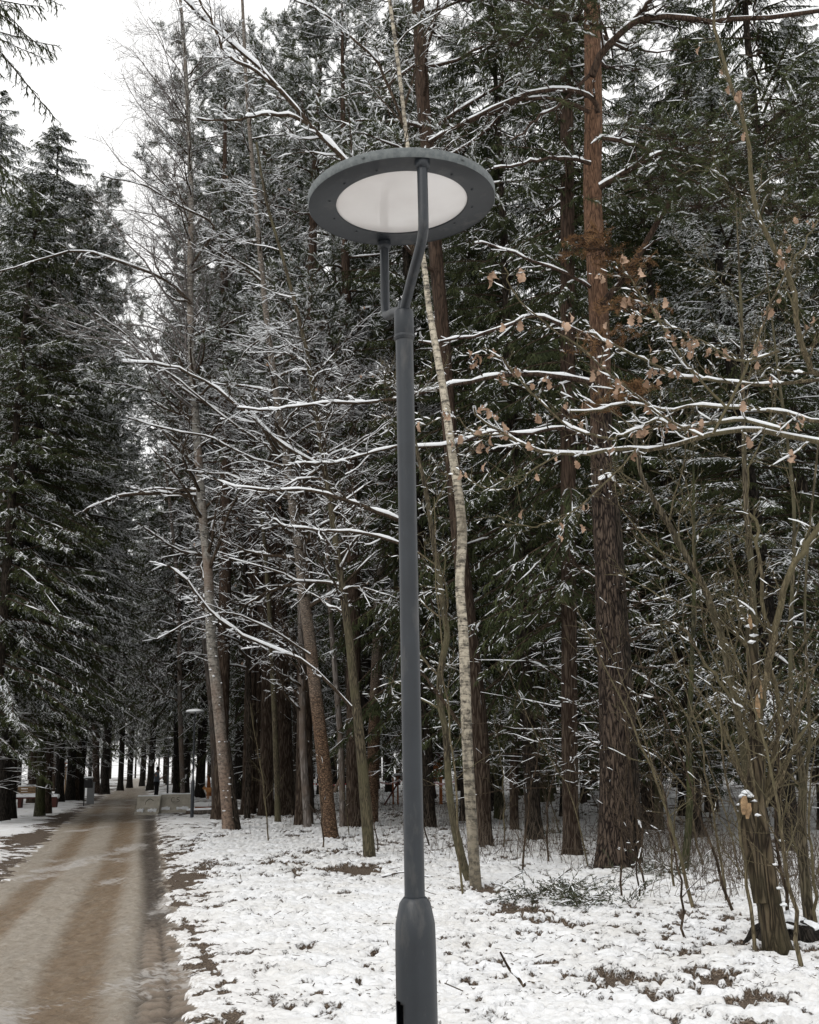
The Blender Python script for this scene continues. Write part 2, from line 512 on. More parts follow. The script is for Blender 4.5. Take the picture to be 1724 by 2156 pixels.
def ground_fields(x, y):
    n_big = fbm(x * .35, y * .25, 3, 3)
    n_mid = fbm(x * 2.2, y * 1.7, 11, 4)
    n_sm = fbm(x * 7, y * 5.5, 23, 3)
    jit = (n_mid - .5) * .55 + (n_sm - .5) * .22
    jr = (fbm(x * 5, y * 4, 19, 3) - .5) * .34
    road = sst(-.08, .08, (ER(y) - x) + jr) * sst(-.10, .10, (x - EL(y)) + jr * 1.3)
    wl = sst(-1.0, -.30, (x - EL(y)) + jit * 1.3); wr = sst(-.85, .0, (ER(y) - x) + jit * 1.5)
    wide = wl * wr
    d = np.zeros_like(x)
    for (cx, cy, ax, ay, s_) in DIRT:
        q = ((x - cx) / ax) ** 2 + ((y - cy) / ay) ** 2
        d = np.maximum(d, s_ * np.exp(-q * 1.1))
    forest = sst(0, 3.0, (x + .36 * y - 7.2) + (n_big - .5) * 5) * sst(11, 14, y)
    left = sst(-.5, 1.5, (EL(y) - x))
    cr1 = 1 - np.abs(2 * fbm(x * 6.5, y * 5.2, 131, 3) - 1)
    cr2 = 1 - np.abs(2 * fbm(x * 13, y * 10, 171, 2) - 1)
    crease = np.maximum(sst(.80, 1.0, cr1), .8 * sst(.82, 1.0, cr2))
    worn = .35 + .65 * sst(.40, .62, fbm(x * .55, y * .4, 211, 3))
    cover = .76 - crease * .42 * worn - d * (.24 + .62 * fbm(x * 5, y * 4.2, 501, 3)) - (n_mid - .5) * .62 - (n_sm - .5) * .95 - (n_big - .5) * .25
    cover = cover - forest * .12
    cover += d * (fbm(x * 15, y * 12, 601, 2) - .5) * .8 + wide * (fbm(x * 12, y * 9, 641, 3) - .5) * .9
    cover -= wide * (1 - road) * np.where(x > EL(y) + .5, .16, .42)
    cover -= GT(x, y, .05) * .32
    sn = sst(.38, .52, cover)
    lumps = fbm(x * 9, y * 8, 51, 3)
    lumps2 = fbm(x * 3.1, y * 2.8, 61, 2)
    z = (n_big - .5) * .10 + sn * (.020 + .042 * lumps + .050 * lumps2) * (1 - crease * .6) * (1 - .65 * wide) + (n_sm - .5) * .012
    # road relief
    t1 = T1(x, y); t2 = T2(x, y); tm = TM(x, y) * road
    zr = (n_big - .5) * .10 - .012 + (fbm(x * 24, y * 14, 79, 2) - .5) * .022 - .018 * t1 - .016 * t2 - .03 * tm + (n_sm - .5) * .016 + (fbm(x * 11, y * 8, 77, 3) - .5) * .026
    near = 1 - sst(11, 14, y)
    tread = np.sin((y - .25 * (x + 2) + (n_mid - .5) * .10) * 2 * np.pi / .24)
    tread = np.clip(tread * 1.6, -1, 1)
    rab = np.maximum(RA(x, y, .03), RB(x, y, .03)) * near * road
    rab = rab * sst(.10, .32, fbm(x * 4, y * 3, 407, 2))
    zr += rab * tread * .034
    zr += t1 * np.sin(y * 2 * np.pi / .11 + n_mid * 3) * .0022 * near
    z = z * (1 - road) + zr * road
    slush = fbm(x * 1.3, y * .5, 91, 4)
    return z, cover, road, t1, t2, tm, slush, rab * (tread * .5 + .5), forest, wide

def grid_axis(a, b, d0, lo, hi, grow):
    c = [lo]
    while c[-1] < hi: c.append(c[-1] + d0)
    st = d0
    x = c[-1]
    while x < b:
        st *= grow; x += st; c.append(x)
    x = c[0]; st = d0; pre = []
    while x > a:
        st *= grow; x -= st; pre.append(x)
    return np.array(pre[::-1] + c)
gx = grid_axis(-420, 420, .03, -4.6, 4.6, 1.035)
ys = [7.4]
while ys[-1] < 520:
    y_ = ys[-1]
    ys.append(y_ + (.021 if y_ < 13 else min(.021 + .00016 * (y_ - 13) ** 2 + .003 * (y_ - 13), 14)))
pre = [7.4]; st = .05
while pre[-1] > -60:
    st *= 1.25; pre.append(pre[-1] - st)
gy = np.array(pre[:0:-1] + ys)
X, Y = np.meshgrid(gx, gy)
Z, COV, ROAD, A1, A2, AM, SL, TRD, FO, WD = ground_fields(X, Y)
ny, nx = X.shape
V = np.stack([X, Y, Z], -1).reshape(-1, 3)
idx = np.arange(nx * ny).reshape(ny, nx)
Q = np.stack([idx[:-1, :-1], idx[:-1, 1:], idx[1:, 1:], idx[1:, :-1]], -1).reshape(-1, 4)
rf = ROAD.ravel()[Q].mean(1) > .5

def attr_mesh(name, Q, attrs, mat):
    used = np.unique(Q); rm = np.full(len(V), -1); rm[used] = np.arange(len(used))
    mb = MB(); mb.add(V[used], rm[Q]); o = mb.build(name, mat)
    for k, a in attrs.items():
        at = o.data.attributes.new(k, 'FLOAT', 'POINT')
        at.data.foreach_set('value', a.ravel()[used].astype(np.float32))
    return o
def attrn(nt, name):
    a = nt.nodes.new('ShaderNodeAttribute'); a.attribute_name = name
    return a.outputs['Fac']

m, nt, b = newmat('ground_snow')
v = coords(nt, (1, 1, 1), rnd=False)
cov = attrn(nt, 'cover'); fo = attrn(nt, 'forest')
nf = noise(nt, v, 26, 4, .65)
nf2 = noise(nt, v, 75, 3, .6)
cv = mth(nt, 'ADD', cov, mth(nt, 'MULTIPLY', mth(nt, 'SUBTRACT', nf, .5), .42))
cv = mth(nt, 'ADD', cv, mth(nt, 'MULTIPLY', mth(nt, 'SUBTRACT', nf2, .5), .20))
f = ramp(nt, cv, [(.43, (0, 0, 0)), (.50, (1, 1, 1))])
earth = ramp(nt, nf2, [(.34, (.020, .014, .010)), (.48, (.07, .050, .035)), (.62, (.19, .15, .115))])
slushy = ramp(nt, nf, [(.35, (.52, .49, .46)), (.6, (.80, .80, .80))])
wet = attrn(nt, 'wide')
tramp = ramp(nt, mth(nt, 'ADD', mth(nt, 'MULTIPLY', noise(nt, v, 1.3, 5, .6), .6), mth(nt, 'MULTIPLY', nf, .4)), [(.42, (.80, .81, .825)), (.62, (.68, .67, .65))])
snowc = mixc(nt, wet, tramp, slushy)
c = mixc(nt, f, earth, snowc)
nt.links.new(c, b.inputs['Base Color'])
b.inputs['Roughness'].default_value = .8
b.inputs['Specular IOR Level'].default_value = .2
bump(nt, b, mth(nt, 'ADD', mth(nt, 'MULTIPLY', f, .6), mth(nt, 'MULTIPLY', nf, .9)), .7, .02)
M['ground_snow'] = m

m, nt, b = newmat('road_mud')
v = coords(nt, (1, 1, 1), rnd=False)
t1 = attrn(nt, 't1'); t2 = attrn(nt, 't2'); tm = attrn(nt, 'tm'); sl_ = attrn(nt, 'slush')
nf = noise(nt, v, 30, 6, .85)
vs = coords(nt, (5.0, .8, 1), rnd=False)
vs2 = nt.nodes.new('ShaderNodeMapping'); vs2.inputs['Rotation'].default_value = (0, 0, R(-12)); vs2.inputs['Scale'].default_value = (7, .5, 1)
tcx = nt.nodes.new('ShaderNodeTexCoord'); nt.links.new(tcx.outputs['Object'], vs2.inputs['Vector'])
ns = noise(nt, vs2.outputs[0], 1.2, 5, .6)
nb = noise(nt, v, 1.1, 4)
vx = coords(nt, (1, 3.2, 1), rnd=False)
nx_ = noise(nt, vx, 9, 4, .6)
grit = mth(nt, 'ADD', mth(nt, 'MULTIPLY', nf, .5), mth(nt, 'MULTIPLY', noise(nt, v, 11, 5, .8), .5))
mud = ramp(nt, grit, [(.36, (.13, .088, .052)), (.50, (.215, .150, .092)), (.64, (.31, .235, .155))])
slu = ramp(nt, grit, [(.36, (.24, .195, .145)), (.48, (.36, .31, .25)), (.60, (.46, .415, .355)), (.68, (.64, .60, .55))])
k = mth(nt, 'MAXIMUM', t1, t2)
k = mth(nt, 'ADD', mth(nt, 'MULTIPLY', k, .95), mth(nt, 'MULTIPLY', mth(nt, 'SUBTRACT', ns, .5), .9))
niso = noise(nt, v, 7, 6, .75)
k = mth(nt, 'ADD', k, mth(nt, 'MULTIPLY', mth(nt, 'SUBTRACT', niso, .5), 1.3))
k = mth(nt, 'ADD', k, mth(nt, 'MULTIPLY', mth(nt, 'SUBTRACT', nb, .45), .8), True)
c = mixc(nt, k, slu, mud)
dk = ramp(nt, nf, [(.38, (.018, .012, .008)), (.65, (.085, .060, .040))])
km = mth(nt, 'MULTIPLY', tm, ramp(nt, nx_, [(.25, (.55, .55, .55)), (.55, (1, 1, 1))]))
c = mixc(nt, km, c, dk)
c = mixc(nt, mth(nt, 'MULTIPLY', mth(nt, 'MULTIPLY', attrn(nt, 'tread'), 1.1), mth(nt, 'ADD', .35, niso), True), c, (.30, .24, .185))  # slush tint on tread crests, also painting in ridge shading that soft light lacks
gf = mth(nt, 'ADD', mth(nt, 'MULTIPLY', sl_, 1.0), mth(nt, 'MULTIPLY', mth(nt, 'SUBTRACT', nx_, .5), .7))
gs = ramp(nt, gf, [(.66, (0, 0, 0)), (.74, (.75, .75, .75))])
c = mixc(nt, gs, c, (.56, .53, .50))
nt.links.new(c, b.inputs['Base Color'])
rr = ramp(nt, ns, [(.35, (.28, .28, .28)), (.65, (.62, .62, .62))])
nt.links.new(rr, b.inputs['Roughness'])
bump(nt, b, mth(nt, 'ADD', mth(nt, 'MULTIPLY', nx_, 1.0), mth(nt, 'MULTIPLY', nf, 1.0)), .9, .03)
M['road_mud'] = m

og = attr_mesh('ground', Q[~rf], dict(cover=COV, forest=FO, wide=WD), 'ground_snow'); tag(og, kind='structure')
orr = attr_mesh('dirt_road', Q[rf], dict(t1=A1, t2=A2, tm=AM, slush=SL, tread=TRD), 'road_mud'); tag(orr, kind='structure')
def gz(x, y):
    return float(ground_fields(np.array([float(x)]), np.array([float(y)]))[0][0])

# ------------------------------------------------------------------ branching
def interp_poly(Pt, t):
    """Pt (T,n,3), t (T,c) in 0..1 -> pos, tan (T,c,3)"""
    T, n, _ = Pt.shape
    f = np.clip(t, 0, .9999) * (n - 1)
    i = f.astype(int); fr = (f - i)[..., None]
    r = np.arange(T)[:, None]
    a = Pt[r, i]; b = Pt[r, i + 1]
    d = b - a; d /= np.linalg.norm(d, axis=-1, keepdims=True) + 1e-9
    return a * (1 - fr) + b * fr, d
def interp_r(Rd, t):
    T, n = Rd.shape
    f = np.clip(t, 0, .9999) * (n - 1); i = f.astype(int); fr = f - i
    r = np.arange(T)[:, None]
    return Rd[r, i] * (1 - fr) + Rd[r, i + 1] * fr
def grow(rng, Pt, Rd, nc, t0, t1, L0, L1, ang, m=6, wig=.18, lift=.0, rmul=.55, taper=.25, rmin=.0025, flat=0., bias=None, tipfall=.5):
    T = Pt.shape[0]
    t = t0 + (t1 - t0) * (np.arange(nc)[None] + rng.random((T, nc))) / nc
    pos, tan = interp_poly(Pt, t)
    rad = interp_r(Rd, t)
    rv = rng.normal(size=pos.shape)
    rv[..., 2] *= (1 - flat)
    if bias is not None: rv += np.array(bias)
    perp = rv - (rv * tan).sum(-1, keepdims=True) * tan
    perp /= np.linalg.norm(perp, axis=-1, keepdims=True) + 1e-9
    a = np.radians(ang + rng.normal(size=t.shape) * 9)[..., None]
    d = np.cos(a) * tan + np.sin(a) * perp
    L = (L0 + (L1 - L0) * rng.random(t.shape)) * (1 - tipfall * (t - t0) / max(t1 - t0, 1e-6))
    pos = pos.reshape(-1, 3); d = d.reshape(-1, 3); L = L.reshape(-1); rad = rad.reshape(-1)
    out = [pos]; p = pos
    st = (L / (m - 1))[:, None]
    for k in range(m - 1):
        d = d + rng.normal(size=d.shape) * wig
        d[:, 2] += lift
        d /= np.linalg.norm(d, axis=1, keepdims=True)
        p = p + d * st; out.append(p)
    Q = np.stack(out, 1)
    r0 = np.maximum(rad * rmul, rmin)
    s = np.linspace(0, 1, m)[None]
    RR = np.maximum(r0[:, None] * (1 - s * (1 - taper)), rmin * .8)
    return Q, RR

def smooth_poly(pts, n):
    """resample a polyline with catmull-rom"""
    p = np.array(pts, float)
    if len(p) < 3:
        t = np.linspace(0, 1, n)[:, None]
        return p[0] * (1 - t) + p[-1] * t
    q = np.vstack([2 * p[0] - p[1], p, 2 * p[-1] - p[-2]])
    tt = np.linspace(0, len(p) - 1 - 1e-6, n); i = tt.astype(int); f = (tt - i)[:, None]
    a, b, c, d = q[i], q[i + 1], q[i + 2], q[i + 3]
    return .5 * (2 * b + (c - a) * f + (2 * a - 5 * b + 4 * c - d) * f ** 2 + (3 * b - a - 3 * c + d) * f ** 3)

def trunk_mesh(rng, pts, rad, k=18, flare=.5, rough=.06, mb=None, mat=0, n=60, flare_h=.6):
    """knobbly tapered trunk with root flare"""
    C = smooth_poly(np.column_stack([pts, rad]), n)
    p, r = C[:, :3], C[:, 3]
    z0 = p[0, 2]
    fl = 1 + flare * np.exp(-(p[:, 2] - z0) / flare_h * 2.0)
    mb = mb or MB()
    a = np.arange(k) * 2 * np.pi / k
    tg = np.gradient(p, axis=0); tg /= np.linalg.norm(tg, axis=1, keepdims=True)
    ax = np.cross(np.array([0, 1., 0]), tg); ax /= np.linalg.norm(ax, axis=1, keepdims=True)
    bx = np.cross(tg, ax)
    sd = rng.integers(0, 9999)
    nz = fbm(np.cos(a)[None] * 1.7 + 5 + 0 * p[:, :1], np.sin(a)[None] * 1.7 + p[:, 2:3] * .8 + 9, sd, 3) - .5
    lob = np.cos(a[None] * 4 + sd) * .14 * np.exp(-(p[:, 2:3] - z0) / .25)
    rr = r[:, None] * (fl[:, None] + nz * rough * 2 + lob * flare * 2)
    V = p[:, None] + rr[..., None] * (np.cos(a)[None, :, None] * ax[:, None] + np.sin(a)[None, :, None] * bx[:, None])
    idx = np.arange(n * k).reshape(n, k); i0, i1 = idx[:-1], idx[1:]
    q = np.stack([i0, np.roll(i0, -1, 1), np.roll(i1, -1, 1), i1], -1).reshape(-1, 4)
    mb.add(V.reshape(-1, 3), q, None, mat)
    return mb, p, r

def tuft(mb, c, r_, rng):
    k = 10; z = np.linspace(-.5, .75, 6)
    w_ = np.array([.15, .75, 1.0, .85, .5, .02]) * r_
    a = np.arange(k) * 2 * np.pi / k
    jt = 1 + .35 * rng.normal(size=(6, k)); jt = np.clip(jt, .5, 1.6)
    V = np.stack([w_[:, None] * jt * np.cos(a), w_[:, None] * jt * np.sin(a), z[:, None] * r_ * .8 + rng.normal(size=(6, k)) * r_ * .08], -1).reshape(-1, 3) + c
    ix = np.arange(6 * k).reshape(6, k); i0, i1 = ix[:-1], ix[1:]
    mb.add(V, np.stack([i0, np.roll(i0, -1, 1), np.roll(i1, -1, 1), i1], -1).reshape(-1, 4), None, 0)
def leaf_quads(mb, pos, dr, side, L, W, mat, fold=0.):
    """diamond-ish leaves: pos (N,3) root; dr, side unit; L,W (N)"""
    L = L[:, None]; W = W[:, None]
    a = pos; b = pos + dr * L * .45 + side * W * .5; c = pos + dr * L; d = pos + dr * L * .45 - side * W * .5
    V = np.stack([a, b, c, d], 1).reshape(-1, 3)
    q = np.arange(len(pos) * 4).reshape(-1, 4)
    mb.add(V, q, None, mat)

def unit(v): return v / (np.linalg.norm(v, axis=-1, keepdims=True) + 1e-9)

# ------------------------------------------------------------------ spruce crown
def spruce_crown(rng, H, cb, Rm, step=.36, per=5, snow=.35, dens=1.0, dead=(0, 0), wscale=1.0):
    mb = MB()
    z = cb; zs = []
    while z < H - .2:
        zs += [z + rng.random() * step for _ in range(per)]
        z += step * (1 if z < H * .8 else .7)
    zs = np.array(zs); N = len(zs)
    f = (zs - cb) / (H - cb)
    az = rng.random(N) * 2 * np.pi
    s1 = int(rng.integers(9999))
    lob = vnoise(np.cos(az) * 1.3 + 20, np.sin(az) * 1.3 + zs * .55 + 20, s1)
    Lb = Rm * (1 - f) ** .62 * (.55 + .5 * rng.random(N)) * (.62 + .75 * lob) * np.minimum(1, .55 + f * 3) + .15
    m = 8
    s = np.linspace(0, 1, m)[None]
    up = (.45 * f - .18 + rng.normal(size=N) * .16)[:, None]
    dr = ((.55 - .35 * f) * (.6 + .8 * rng.random(N)))[:, None]
    hor = np.stack([np.cos(az), np.sin(az), 0 * az], -1)
    sd = np.stack([-np.sin(az), np.cos(az), 0 * az], -1)
    zz = (up * s - dr * s ** 2 * 1.1 + .42 * dr * s ** 4) * Lb[:, None]
    side = (rng.normal(size=(N, 1)) * .22) * s ** 2 * Lb[:, None]
    B = hor[:, None] * (s * Lb[:, None])[..., None] + sd[:, None] * side[..., None]
    B[..., 2] = zs[:, None] + zz
    Rb = np.maximum((.012 + .010 * Lb)[:, None] * (1 - s * .8), .004)
    mb.tubes(B, Rb, 3, 0)
    nt_ = int(36 * dens)
    t = .08 + .92 * (np.arange(nt_)[None] + rng.random((N, nt_))) / nt_
    pos, tan = interp_poly(B, t)
    sgn = np.where(np.arange(nt_) % 2 == 0, 1., -1.)[None, :, None]
    perp = unit(np.cross(tan, np.array([0, 0, 1.]))) * sgn
    d = unit(tan * (.75 + .3 * rng.random((N, nt_, 1))) + perp * .9 + rng.normal(size=tan.shape) * .12 + np.array([0, 0, -.25]))
    tl = (.16 + .30 * Lb[:, None] * .32 * (1.15 - t)) * (.6 + .8 * rng.random(t.shape))
    # shorter branches need fewer twigs
    keep = rng.random(t.shape) < np.clip(Lb[:, None] / 2.6 + .25, 0, 1)
    pos = pos[keep]; d = d[keep]; tl = tl[keep]
    n = len(pos)
    # twig as drooping 4-point strip
    ms = 4
    TW = [pos]; dd = d.copy(); p = pos
    for k in range(ms - 1):
        dd = unit(dd + np.array([0, 0, -.28]) + rng.normal(size=dd.shape) * .08)
        p = p + dd * (tl / (ms - 1))[:, None]; TW.append(p)
    TW = np.stack(TW, 1)
    wv = unit(np.cross(d, np.array([0, 0, 1.])))
    wv = unit(wv + rng.normal(size=wv.shape) * .35)
    Wd = (np.array([.009, .013, .011, .003])[None] * wscale * (.8 + .5 * rng.random((n, 1))))
    Lf = TW + wv[:, None] * Wd[..., None]; Rt = TW - wv[:, None] * Wd[..., None]
    VV = np.stack([Lf, Rt], 2).reshape(-1, 3)
    ix = np.arange(n * ms * 2).reshape(n, ms, 2)
    q = np.stack([ix[:, :-1, 0], ix[:, :-1, 1], ix[:, 1:, 1], ix[:, 1:, 0]], -1).reshape(-1, 4)
    mb.add(VV, q, None, 1)
    # hanging leaflets
    nl = 8
    tt = (np.arange(nl)[None] + rng.random((n, nl))) / nl
    lp, lt = interp_poly(TW, tt)
    sg = np.where(rng.random((n, nl)) < .5, 1., -1.)[..., None]
    ld = unit(lt * .55 + wv[:, None] * sg * .55 + np.array([0, 0, -.75]) * (.4 + rng.random((n, nl, 1))) + rng.normal(size=lt.shape) * .18)
    ls = unit(np.cross(ld, rng.normal(size=ld.shape)))
    LL = (.05 + .10 * rng.random((n, nl))) * wscale
    patch = vnoise(pos[:, 0] * 1.1 + pos[:, 2] * .9 + 50, pos[:, 1] * 1.1 + 50, int(rng.integers(9999)))
    ks = (rng.random(n) < snow * 1.5 * np.clip((patch - .25) * 3.0, 0, 1.7))
    WL = (.013 + .011 * rng.random((n, nl))) * wscale
    wm = (ks[:, None] & (rng.random((n, nl)) < .62)).ravel()
    lpf, ldf, lsf, LLf, WLf = lp.reshape(-1, 3), ld.reshape(-1, 3), ls.reshape(-1, 3), LL.ravel(), WL.ravel()
    leaf_quads(mb, lpf[~wm], ldf[~wm], lsf[~wm], LLf[~wm], WLf[~wm], 1)
    dws = unit(ldf[wm] * np.array([1, 1, .35]))
    leaf_quads(mb, lpf[wm] + np.array([0, 0, .008]), dws, unit(lsf[wm] * np.array([1, 1, .3])), LLf[wm] * .85, WLf[wm] * 1.35, 2)
    if snow > 0:
        k2 = ks & (rng.random(n) < .6)
        S = TW[k2][:, :3]; ns = len(S)
        if ns:
            wr = np.array([.6, 1, .3])[None] * (.006 + .013 * rng.random((ns, 1)) ** 1.6 + .014 * (rng.random((ns, 1)) < .12)) * wscale
            mb.tubes(S + np.array([0, 0, .010]), wr, 4, 2, .75)
        mb.snow(B, Rb, 2, .010, .6, .08 + snow * .4, rng, 4)
    # dead lower branches
    nd = dead[1]
    if nd:
        zd = dead[0] + (cb + 1 - dead[0]) * rng.random(nd)
        ad = rng.random(nd) * 2 * np.pi
        st = np.stack([0 * ad, 0 * ad, zd], -1)
        tr = np.stack([st, st + np.array([0, 0, .1])], 1)
        hd = np.stack([np.cos(ad), np.sin(ad), .1 + 0 * ad], -1)
        out = [st]; p = st; dd = unit(hd); L = .8 + 1.8 * rng.random(nd)
        for k in range(5):
            dd = unit(dd + rng.normal(size=dd.shape) * .1 + np.array([0, 0, -.05])); p = p + dd * (L / 5)[:, None]; out.append(p)
        D1 = np.stack(out, 1); R1 = (.012 * (1 - np.linspace(0, 1, 6) * .7))[None].repeat(nd, 0)
        mb.tubes(D1, R1, 3, 0); mb.snow(D1, R1, 2, .007, .8, .6, rng, 4)
        D2, R2 = grow(rng, D1, R1, 6, .2, 1, .25, .8, 48, 4, .15, -.02, .6, .4, .004, .6)
        mb.tubes(D2, R2, 3, 0); mb.snow(D2, R2, 2, .006, .8, .5, rng, 3)
    return mb

def pine_tufts(mb, rng, tips, dirs, matn, mats, nneed=26, L=.13, W=.016, snow=.5):
    n = len(tips)
    d = unit(dirs[:, None] * 1.0 + rng.normal(size=(n, nneed, 3)) * .75 + np.array([0, 0, .25]))
    base = tips[:, None] - dirs[:, None] * (rng.random((n, nneed, 1)) * .16) 
    sd = unit(np.cross(d, rng.normal(size=d.shape)))
    LL = L * (.7 + .6 * rng.random(n * nneed))
    wt = ((rng.random(n) < snow * .75)[:, None] & (rng.random((n, nneed)) < .42)).ravel()
    bf, df_, sf, Wn = base.reshape(-1, 3), d.reshape(-1, 3), sd.reshape(-1, 3), np.full(n * nneed, W)
    leaf_quads(mb, bf[~wt], df_[~wt], sf[~wt], LL[~wt], Wn[~wt], matn)
    leaf_quads(mb, bf[wt] + np.array([0, 0, .012]), unit(df_[wt] * np.array([1, 1, .5])), sf[wt], LL[wt] * .8, Wn[wt] * 1.3, mats)
    if snow > 0:
        k = rng.random(n) < snow
        tp = tips[k]; dr = dirs[k]; m_ = len(tp)
        if m_:
            a = tp - dr * .12 + np.array([0, 0, .02]); b_ = tp + np.array([0, 0, .035]); c = tp + dr * .08 + np.array([0, 0, .015])
            S = np.stack([a, b_, c], 1)
            r_ = (.010 + .020 * rng.random((m_, 1))) * np.array([.5, 1, .4])[None]
            mb.tubes(S, r_, 4, mats, .7)

def pine_crown(rng, top, tr, rt, z0, Rm, nb=34, snow=.5, lift=.04, sub=9, tuft=7, needleW=.011, tufL=.12):
    """tr: trunk polyline (n,3) with radii rt. crown from height z0 up"""
    mb = MB()
    n = len(tr)
    zz = tr[:, 2]
    t0 = np.interp(z0, zz, np.linspace(0, 1, n))
    B, RB_ = grow(rng, tr[None], rt[None], nb, t0, .98, Rm * .6, Rm * 1.1, 78, 9, .16, lift, .30, .2, .006, .2, None, .45)
    mb.tubes(B, RB_, 5, 0); mb.snow(B, RB_, 2, .01, .8, .65, rng)
    C, RC = grow(rng, B, RB_, sub, .3, 1, .5, 1.5, 48, 5, .2, .05, .55, .3, .005, .5)
    mb.tubes(C, RC, 3, 0); mb.snow(C, RC, 2, .01, .9, .6, rng)
    E, RE = grow(rng, C, RC, tuft, .25, 1, .15, .45, 45, 3, .15, .08, .5, .6, .004, .3)
    mb.tubes(E, RE, 3, 0)
    tips = E[:, -1]; dirs = unit(E[:, -1] - E[:, -2])
    pine_tufts(mb, rng, tips, dirs, 1, 2, 22, tufL, needleW, snow)
    mid = E[:, 1]; 
    k = rng.random(len(mid)) < .5
    pine_tufts(mb, rng, mid[k], dirs[k], 1, 2, 12, tufL * .9, needleW, 0)
    return mb

def deciduous(mb, rng, tr, rt, t0, nb, L, ang=55, lift=.03, subs=(8, 6), snow=.75, matw=0, mats=1, flat=.35, rmul=.45, bias=None, wig=.16, rmin=.0045, sbase=.008, nsides=4, tmax=.97):
    B, RB_ = grow(rng, tr[None], rt[None], nb, t0, tmax, L * .6, L * 1.2, ang, 9, wig, lift, rmul, .25, rmin * 1.3, flat, bias)
    mb.tubes(B, RB_, nsides, matw); mb.snow(B, RB_, mats, sbase, .85, snow, rng)
    C, RC = grow(rng, B, RB_, subs[0], .15, 1, L * .18, L * .48, 45, 6, wig, lift * .8, .5, .35, rmin, flat)
    mb.tubes(C, RC, 3, matw); mb.snow(C, RC, mats, sbase * .85, .9, snow * .9, rng, 3)
    if len(subs) > 1 and subs[1]:
        D, RD = grow(rng, C, RC, subs[1], .15, 1, L * .06, L * .20, 42, 4, wig, lift * .8, .6, .5, rmin * .8, flat * .7)
        mb.tubes(D, RD, 3, matw); mb.snow(D, RD, mats, sbase * .7, .9, snow * .75, rng, 3)
        return B, C, D
    return B, C, C

def dry_leaves(mb, rng, Pp, n, mat, size=.055):
    """curled oak leaves hanging from twigs; Pp (T,m,3)"""
    T = len(Pp)
    ti = rng.integers(0, T, n); t = rng.random((n, 1))
    pos, _ = interp_poly(Pp[ti], t); pos = pos[:, 0]
    for p in pos:
        k = 1 if rng.random() < .6 else rng.integers(2, 4)
        for _ in range(k):
            s = size * (.7 + .6 * rng.random())
            q = p + rng.normal(size=3) * .012
            d = unit(np.array([rng.normal() * .35, rng.normal() * .35, -1]))
            sd = unit(np.cross(d, rng.normal(size=3))); nn = np.cross(sd, d)
            prof = [(0, .03, 0), (.18, .22, .05), (.32, .16, .08), (.48, .36, .12), (.60, .24, .10), (.78, .34, .02), (.9, .2, -.05), (1, .04, -.12)]
            V = []
            for (l, w_, h) in prof:
                c = q + d * l * s + nn * h * s
                cur = .35 * w_
                V += [c + sd * w_ * s + nn * cur * s * (1 + .5 * rng.normal()), c, c - sd * w_ * s + nn * cur * s * (1 + .5 * rng.normal())]
            Qd = []
            for i in range(len(prof) - 1):
                a = i * 3
                Qd += [[a, a + 1, a + 4, a + 3], [a + 1, a + 2, a + 5, a + 4]]
            mb.add(V, Qd, None, mat)

